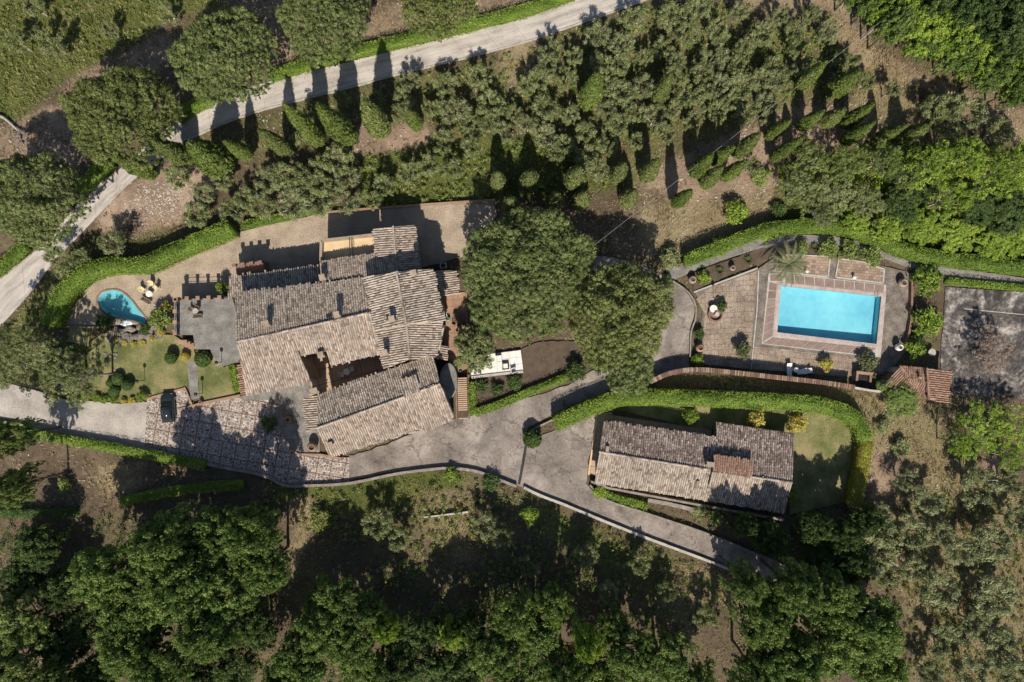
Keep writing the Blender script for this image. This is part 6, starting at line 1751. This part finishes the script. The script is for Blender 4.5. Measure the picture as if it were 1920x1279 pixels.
# cascade rocks by the small pool
rg = random.Random(5)
def rock_mesh(seed):
    r = np.random.default_rng(seed); mb = MB()
    prof = [(0.55, -0.2), (0.75, 0.1), (0.6, 0.4), (0.25, 0.55)]
    mb.lathe(prof, n=7)
    mb.v = [(x * r.uniform(0.75, 1.25), y * r.uniform(0.75, 1.25), z * r.uniform(0.8, 1.2)) for x, y, z in mb.v]
    return mb.mesh('rock', M['rock'])
RK = [rock_mesh(i) for i in range(5)]
casc = thing('rock_cascade', 'dark rock cascade between small pool and lawn', 'rockery', P(245, 622))
for i in range(46):
    px = rg.uniform(205, 300); py = 622 + rg.uniform(-10, 16) - (px - 250) * 0.12
    q = P(px, py) - casc.location
    o = obj('rock', RK[i % 5], casc, (q.x, q.y, 0), rg.uniform(0, 6)); s = rg.uniform(0.3, 0.62); o.scale = (s * 1.3, s, s)
q = P(237, 606) - casc.location
MB().lathe([(0.75, 0), (0.7, 0.12), (0.4, 0.2), (0.1, 0.16)], (q.x, q.y, 0), 14, 1.15, 0.55).build('falling_water', M['foam'], casc)
for k, (cx, cy, n, lab) in enumerate(((222, 700, 12, 'loose stones behind the clipped lawn bushes'), (203, 662, 10, 'stones at the lawn edge below the dark bush'))):
    t = thing('stone_heap', lab, 'stones', P(cx, cy))
    for i in range(n):
        o = obj('rock', RK[i % 5], t, (rg.uniform(-1.2, 1.2), rg.uniform(-0.6, 0.6), 0), rg.uniform(0, 6)); s = rg.uniform(0.15, 0.32); o.scale = (s, s, s)
t = thing('stone_heap', 'pile of pale stones at the far left by the fallen trunk', 'stones', P(38, 250))
for i in range(26):
    o = obj('rock', RK[i % 5], t, (rg.gauss(0, 0.6), rg.gauss(0, 0.6), rg.uniform(0, 0.3)), rg.uniform(0, 6)); s = rg.uniform(0.15, 0.4); o.scale = (s, s, s)
pth = [P(-8, 214), P(10, 222), P(22, 232), P(36, 246)]
o = MB().tube([(q.x - pth[0].x, q.y - pth[0].y, 0.25) for q in pth], [0.24, 0.22, 0.18, 0.12], 8).build('fallen_trunk', M['palebark'], None, (pth[0].x, pth[0].y, 0), smooth=True)
tag(o, 'bare pale fallen trunk at the left edge', 'log')

# ------------------------------------------------------------------ garden lamps
def lamp(px, py, lab, h=2.0, z=0.0):
    t = thing('garden_lamp', lab, 'lamp', P(px, py, z))
    MB().tube([(0, 0, -0.1), (0, 0, h)], [0.045, 0.035], 6).build('post', M['iron'], t)
    MB().lathe([(0.06, h), (0.2, h + 0.1), (0.24, h + 0.25), (0.16, h + 0.42), (0.03, h + 0.46)], n=12).build('lantern', M['iron'], t)
lamp(272, 713, 'garden lamp in the middle of the lawn'); lamp(380, 737, 'garden lamp on the right strip of lawn'); lamp(416, 679, 'garden lamp on the concrete terrace', 1.6, TZ)
lamp(1337, 558, 'garden lamp at the patio fountain'); lamp(865, 694, 'lamp at the head of the brick stairs', 1.5, 0.9)
lamp(1307, 690, 'lamp on the corner of the brick-capped wall', 1.2, 0.2)

# ------------------------------------------------------------------ palm
palm = thing('palm_tree', 'feathery palm between pool and garden path', 'palm', P(1462, 500))
PH = 3.2
tp = MB(); tp.tube([(0, 0, -0.2), (0.03, 0, 1.2), (0, 0, PH)], [0.32, 0.27, 0.3], 10); tp.build('trunk', M['bark'], palm)
def frond(seed, L):
    r = np.random.default_rng(seed); mb_v = []; mb_f = []; ti = []
    n = 22
    for i in range(n):
        s = (i + 0.5) / n; x = L * s * (1 - 0.1 * s); z = 0.75 * L * s * (0.55 - 0.75 * s)
        ll = 0.5 * math.sin(PI * min(1, s * 0.92 + 0.1)) + 0.1
        for sd in (-1, 1):
            k = len(mb_v); w = 0.05
            mb_v += [(x - w, 0, z), (x + w, 0, z), (x + ll * 0.8, sd * ll * 0.55, z - 0.06 - 0.06 * r.random())]
            mb_f.append((k, k + 1, k + 2)); ti += [r.uniform(0.3, 0.8)] * 3
    for i in range(6):
        s0, s1 = i / 6, (i + 1) / 6
        zz = lambda s: 0.75 * L * s * (0.55 - 0.75 * s) + 0.01
        k = len(mb_v); xx = lambda s: L * s * (1 - 0.1 * s)
        mb_v += [(xx(s0), -0.035, zz(s0)), (xx(s0), 0.035, zz(s0)), (xx(s1), 0.0, zz(s1))]; mb_f.append((k, k + 1, k + 2)); ti += [0.9] * 3
    return np_mesh('frond', mb_v, mb_f, M['f_palm'], tint=ti)
FR = [frond(i, 2.7 + 0.25 * i) for i in range(4)]
for i in range(30):
    o = obj('frond', FR[i % 4], palm, (0, 0, PH), i * 2.39996)
    o.rotation_euler = (random.uniform(-0.2, 0.2), -0.6 + 0.95 * (i / 30), i * 2.39996)
# agaves
for px, py, lab in ((1402, 488, 'spiky agave on the bed left of the palm'), (1349, 508, 'small spiky agave beside the pale jar on the bed'), (1526, 464, 'pale agave between the bushes above the sun terrace')):
    t = thing('agave', lab, 'agave', P(px, py))
    for k in range(18):
        a = k * 2.4; L = 0.5 + 0.3 * random.random()
        m = MB(); m.v = [(-0.06, 0, 0), (0.06, 0, 0), (0.09, L * 0.5, 0.35), (-0.09, L * 0.5, 0.35), (0, L, 0.45)]; m.f = [(0, 1, 2, 3), (3, 2, 4)]
        m.build('leaf', M['f_palm'], t, (0, 0, 0.02), a)

# ------------------------------------------------------------------ car
car = thing('parked_car', 'small dark hatchback parked on the stone paving', 'car', P(319, 764) + Vector((0, 0, 0.035)), R(4))
def loft(secs, mat, name, parent, smooth=True):
    mb = MB(); k = len(secs[0])
    for s in secs: mb.v += s
    for j in range(len(secs) - 1):
        for i in range(k):
            i2 = (i + 1) % k
            mb.f.append((j * k + i, j * k + i2, (j + 1) * k + i2, (j + 1) * k + i))
    mb.f.append(tuple(reversed(range(k)))); mb.f.append(tuple((len(secs) - 1) * k + i for i in range(k)))
    return mb.build(name, M[mat], parent, smooth=smooth)
def sec(y, hw, z0, z1, r=0.12, crown=0.03):
    return [(-hw * 0.92, y, z0), (-hw, y, z0 + r), (-hw, y, z1 - r), (-hw * 0.9, y, z1 - 0.02), (-hw * 0.45, y, z1 + crown), (hw * 0.45, y, z1 + crown), (hw * 0.9, y, z1 - 0.02), (hw, y, z1 - r), (hw, y, z0 + r), (hw * 0.92, y, z0)]
body = loft([sec(-1.93, 0.66, 0.3, 0.7), sec(-1.85, 0.78, 0.24, 0.86), sec(-1.4, 0.85, 0.2, 0.92), sec(0.0, 0.87, 0.2, 0.93), sec(0.75, 0.86, 0.2, 0.92), sec(1.3, 0.84, 0.2, 0.85), sec(1.75, 0.76, 0.24, 0.72), sec(1.92, 0.6, 0.3, 0.6)], 'carpaint', 'body', car)
loft([sec(-1.7, 0.68, 0.88, 1.0, 0.03, 0.0), sec(-1.3, 0.66, 0.88, 1.34, 0.1), sec(-0.5, 0.66, 0.88, 1.44, 0.1), sec(0.2, 0.66, 0.88, 1.4, 0.1), sec(0.85, 0.7, 0.88, 0.98, 0.03, 0.0)], 'glass', 'cabin_glass', car)
loft([[(x * 0.62, y, z), (-x * 0.62, y, z), (-x * 0.62, y, z + 0.035), (x * 0.62, y, z + 0.035)] for x, y, z in ((0.95, -1.3, 1.355), (1.0, -0.9, 1.44), (1.0, -0.3, 1.47), (0.95, 0.25, 1.415))], 'carpaint', 'roof_panel', car)
for x in (-1, 1):
    for y in (-1.18, 1.2):
        w = thing_w = MB()
        prof = [(0.31, -0.1), (0.31, 0.1)]
        vv = []; n = 16
        for s in (-0.1, 0.1):
            for i in range(n): vv.append((s, 0.31 * math.cos(2 * PI * i / n), 0.31 * math.sin(2 * PI * i / n)))
        w.add(vv, [(i, (i + 1) % n, n + (i + 1) % n, n + i) for i in range(n)] + [tuple(range(n)), tuple(range(2 * n - 1, n - 1, -1))])
        wo = w.build('wheel', M['rubber'], car, (x * 0.78, y, 0.31))
        MB().box((x * 0.105, 0, 0), (0.02, 0.36, 0.36)).build('rim', M['silver'], wo)
    MB().box((x * 0.6, 1.84, 0.6), (0.26, 0.1, 0.14)).build('headlight', M['silver'], car)
    MB().box((x * 0.66, -1.88, 0.72), (0.18, 0.08, 0.16)).build('tail_light', M['redlamp'], car)
    MB().box((x * 0.94, 0.62, 0.98), (0.18, 0.1, 0.12)).build('mirror', M['carpaint'], car)

# ------------------------------------------------------------------ overhead line
def pole(px, py, h, lab, z=0.0):
    q = P(px, py, z); q.z = 0
    t = thing('utility_pole', lab, 'pole', q)
    MB().tube([(0, 0, -0.3), (0, 0, h)], [0.13, 0.09], 8).build('post', M['palebark'], t)
    MB().box((0, 0, h - 0.3), (1.0, 0.1, 0.1), -0.8).build('crossarm', M['palebark'], t)
    return Vector((q.x, q.y, h - 0.2))
a = pole(1066, 497, 8.0, 'utility pole hidden beside the pines above the drive', 8.0); b = pole(1672, 24, 8.0, 'utility pole inside the top right wood', 8.0)
pts = []
for i in range(25):
    f = i / 24; q = a.lerp(b, f); q.z -= 0.9 * 4 * f * (1 - f); pts.append(q - a)
o = MB().tube(pts, 0.016, 4).build('overhead_wire', M['wire'], None, a); tag(o, 'thin overhead wire crossing the olive grove to the top right wood', 'wire')

for px, py, lab in ((1509, 510, 'left little bollard lamp on the sun terrace'), (1598, 521, 'right little bollard lamp on the sun terrace')):
    t = thing('bollard_lamp', lab, 'lamp', P(px, py) + Vector((0, 0, 0.14)))
    MB().lathe([(0.12, 0), (0.1, 0.5), (0.1, 0.55)], n=10).build('post', M['white'], t)
    MB().lathe([(0.22, 0.56), (0.24, 0.62), (0.1, 0.72)], n=12).build('lamp_hood', M['white'], t)
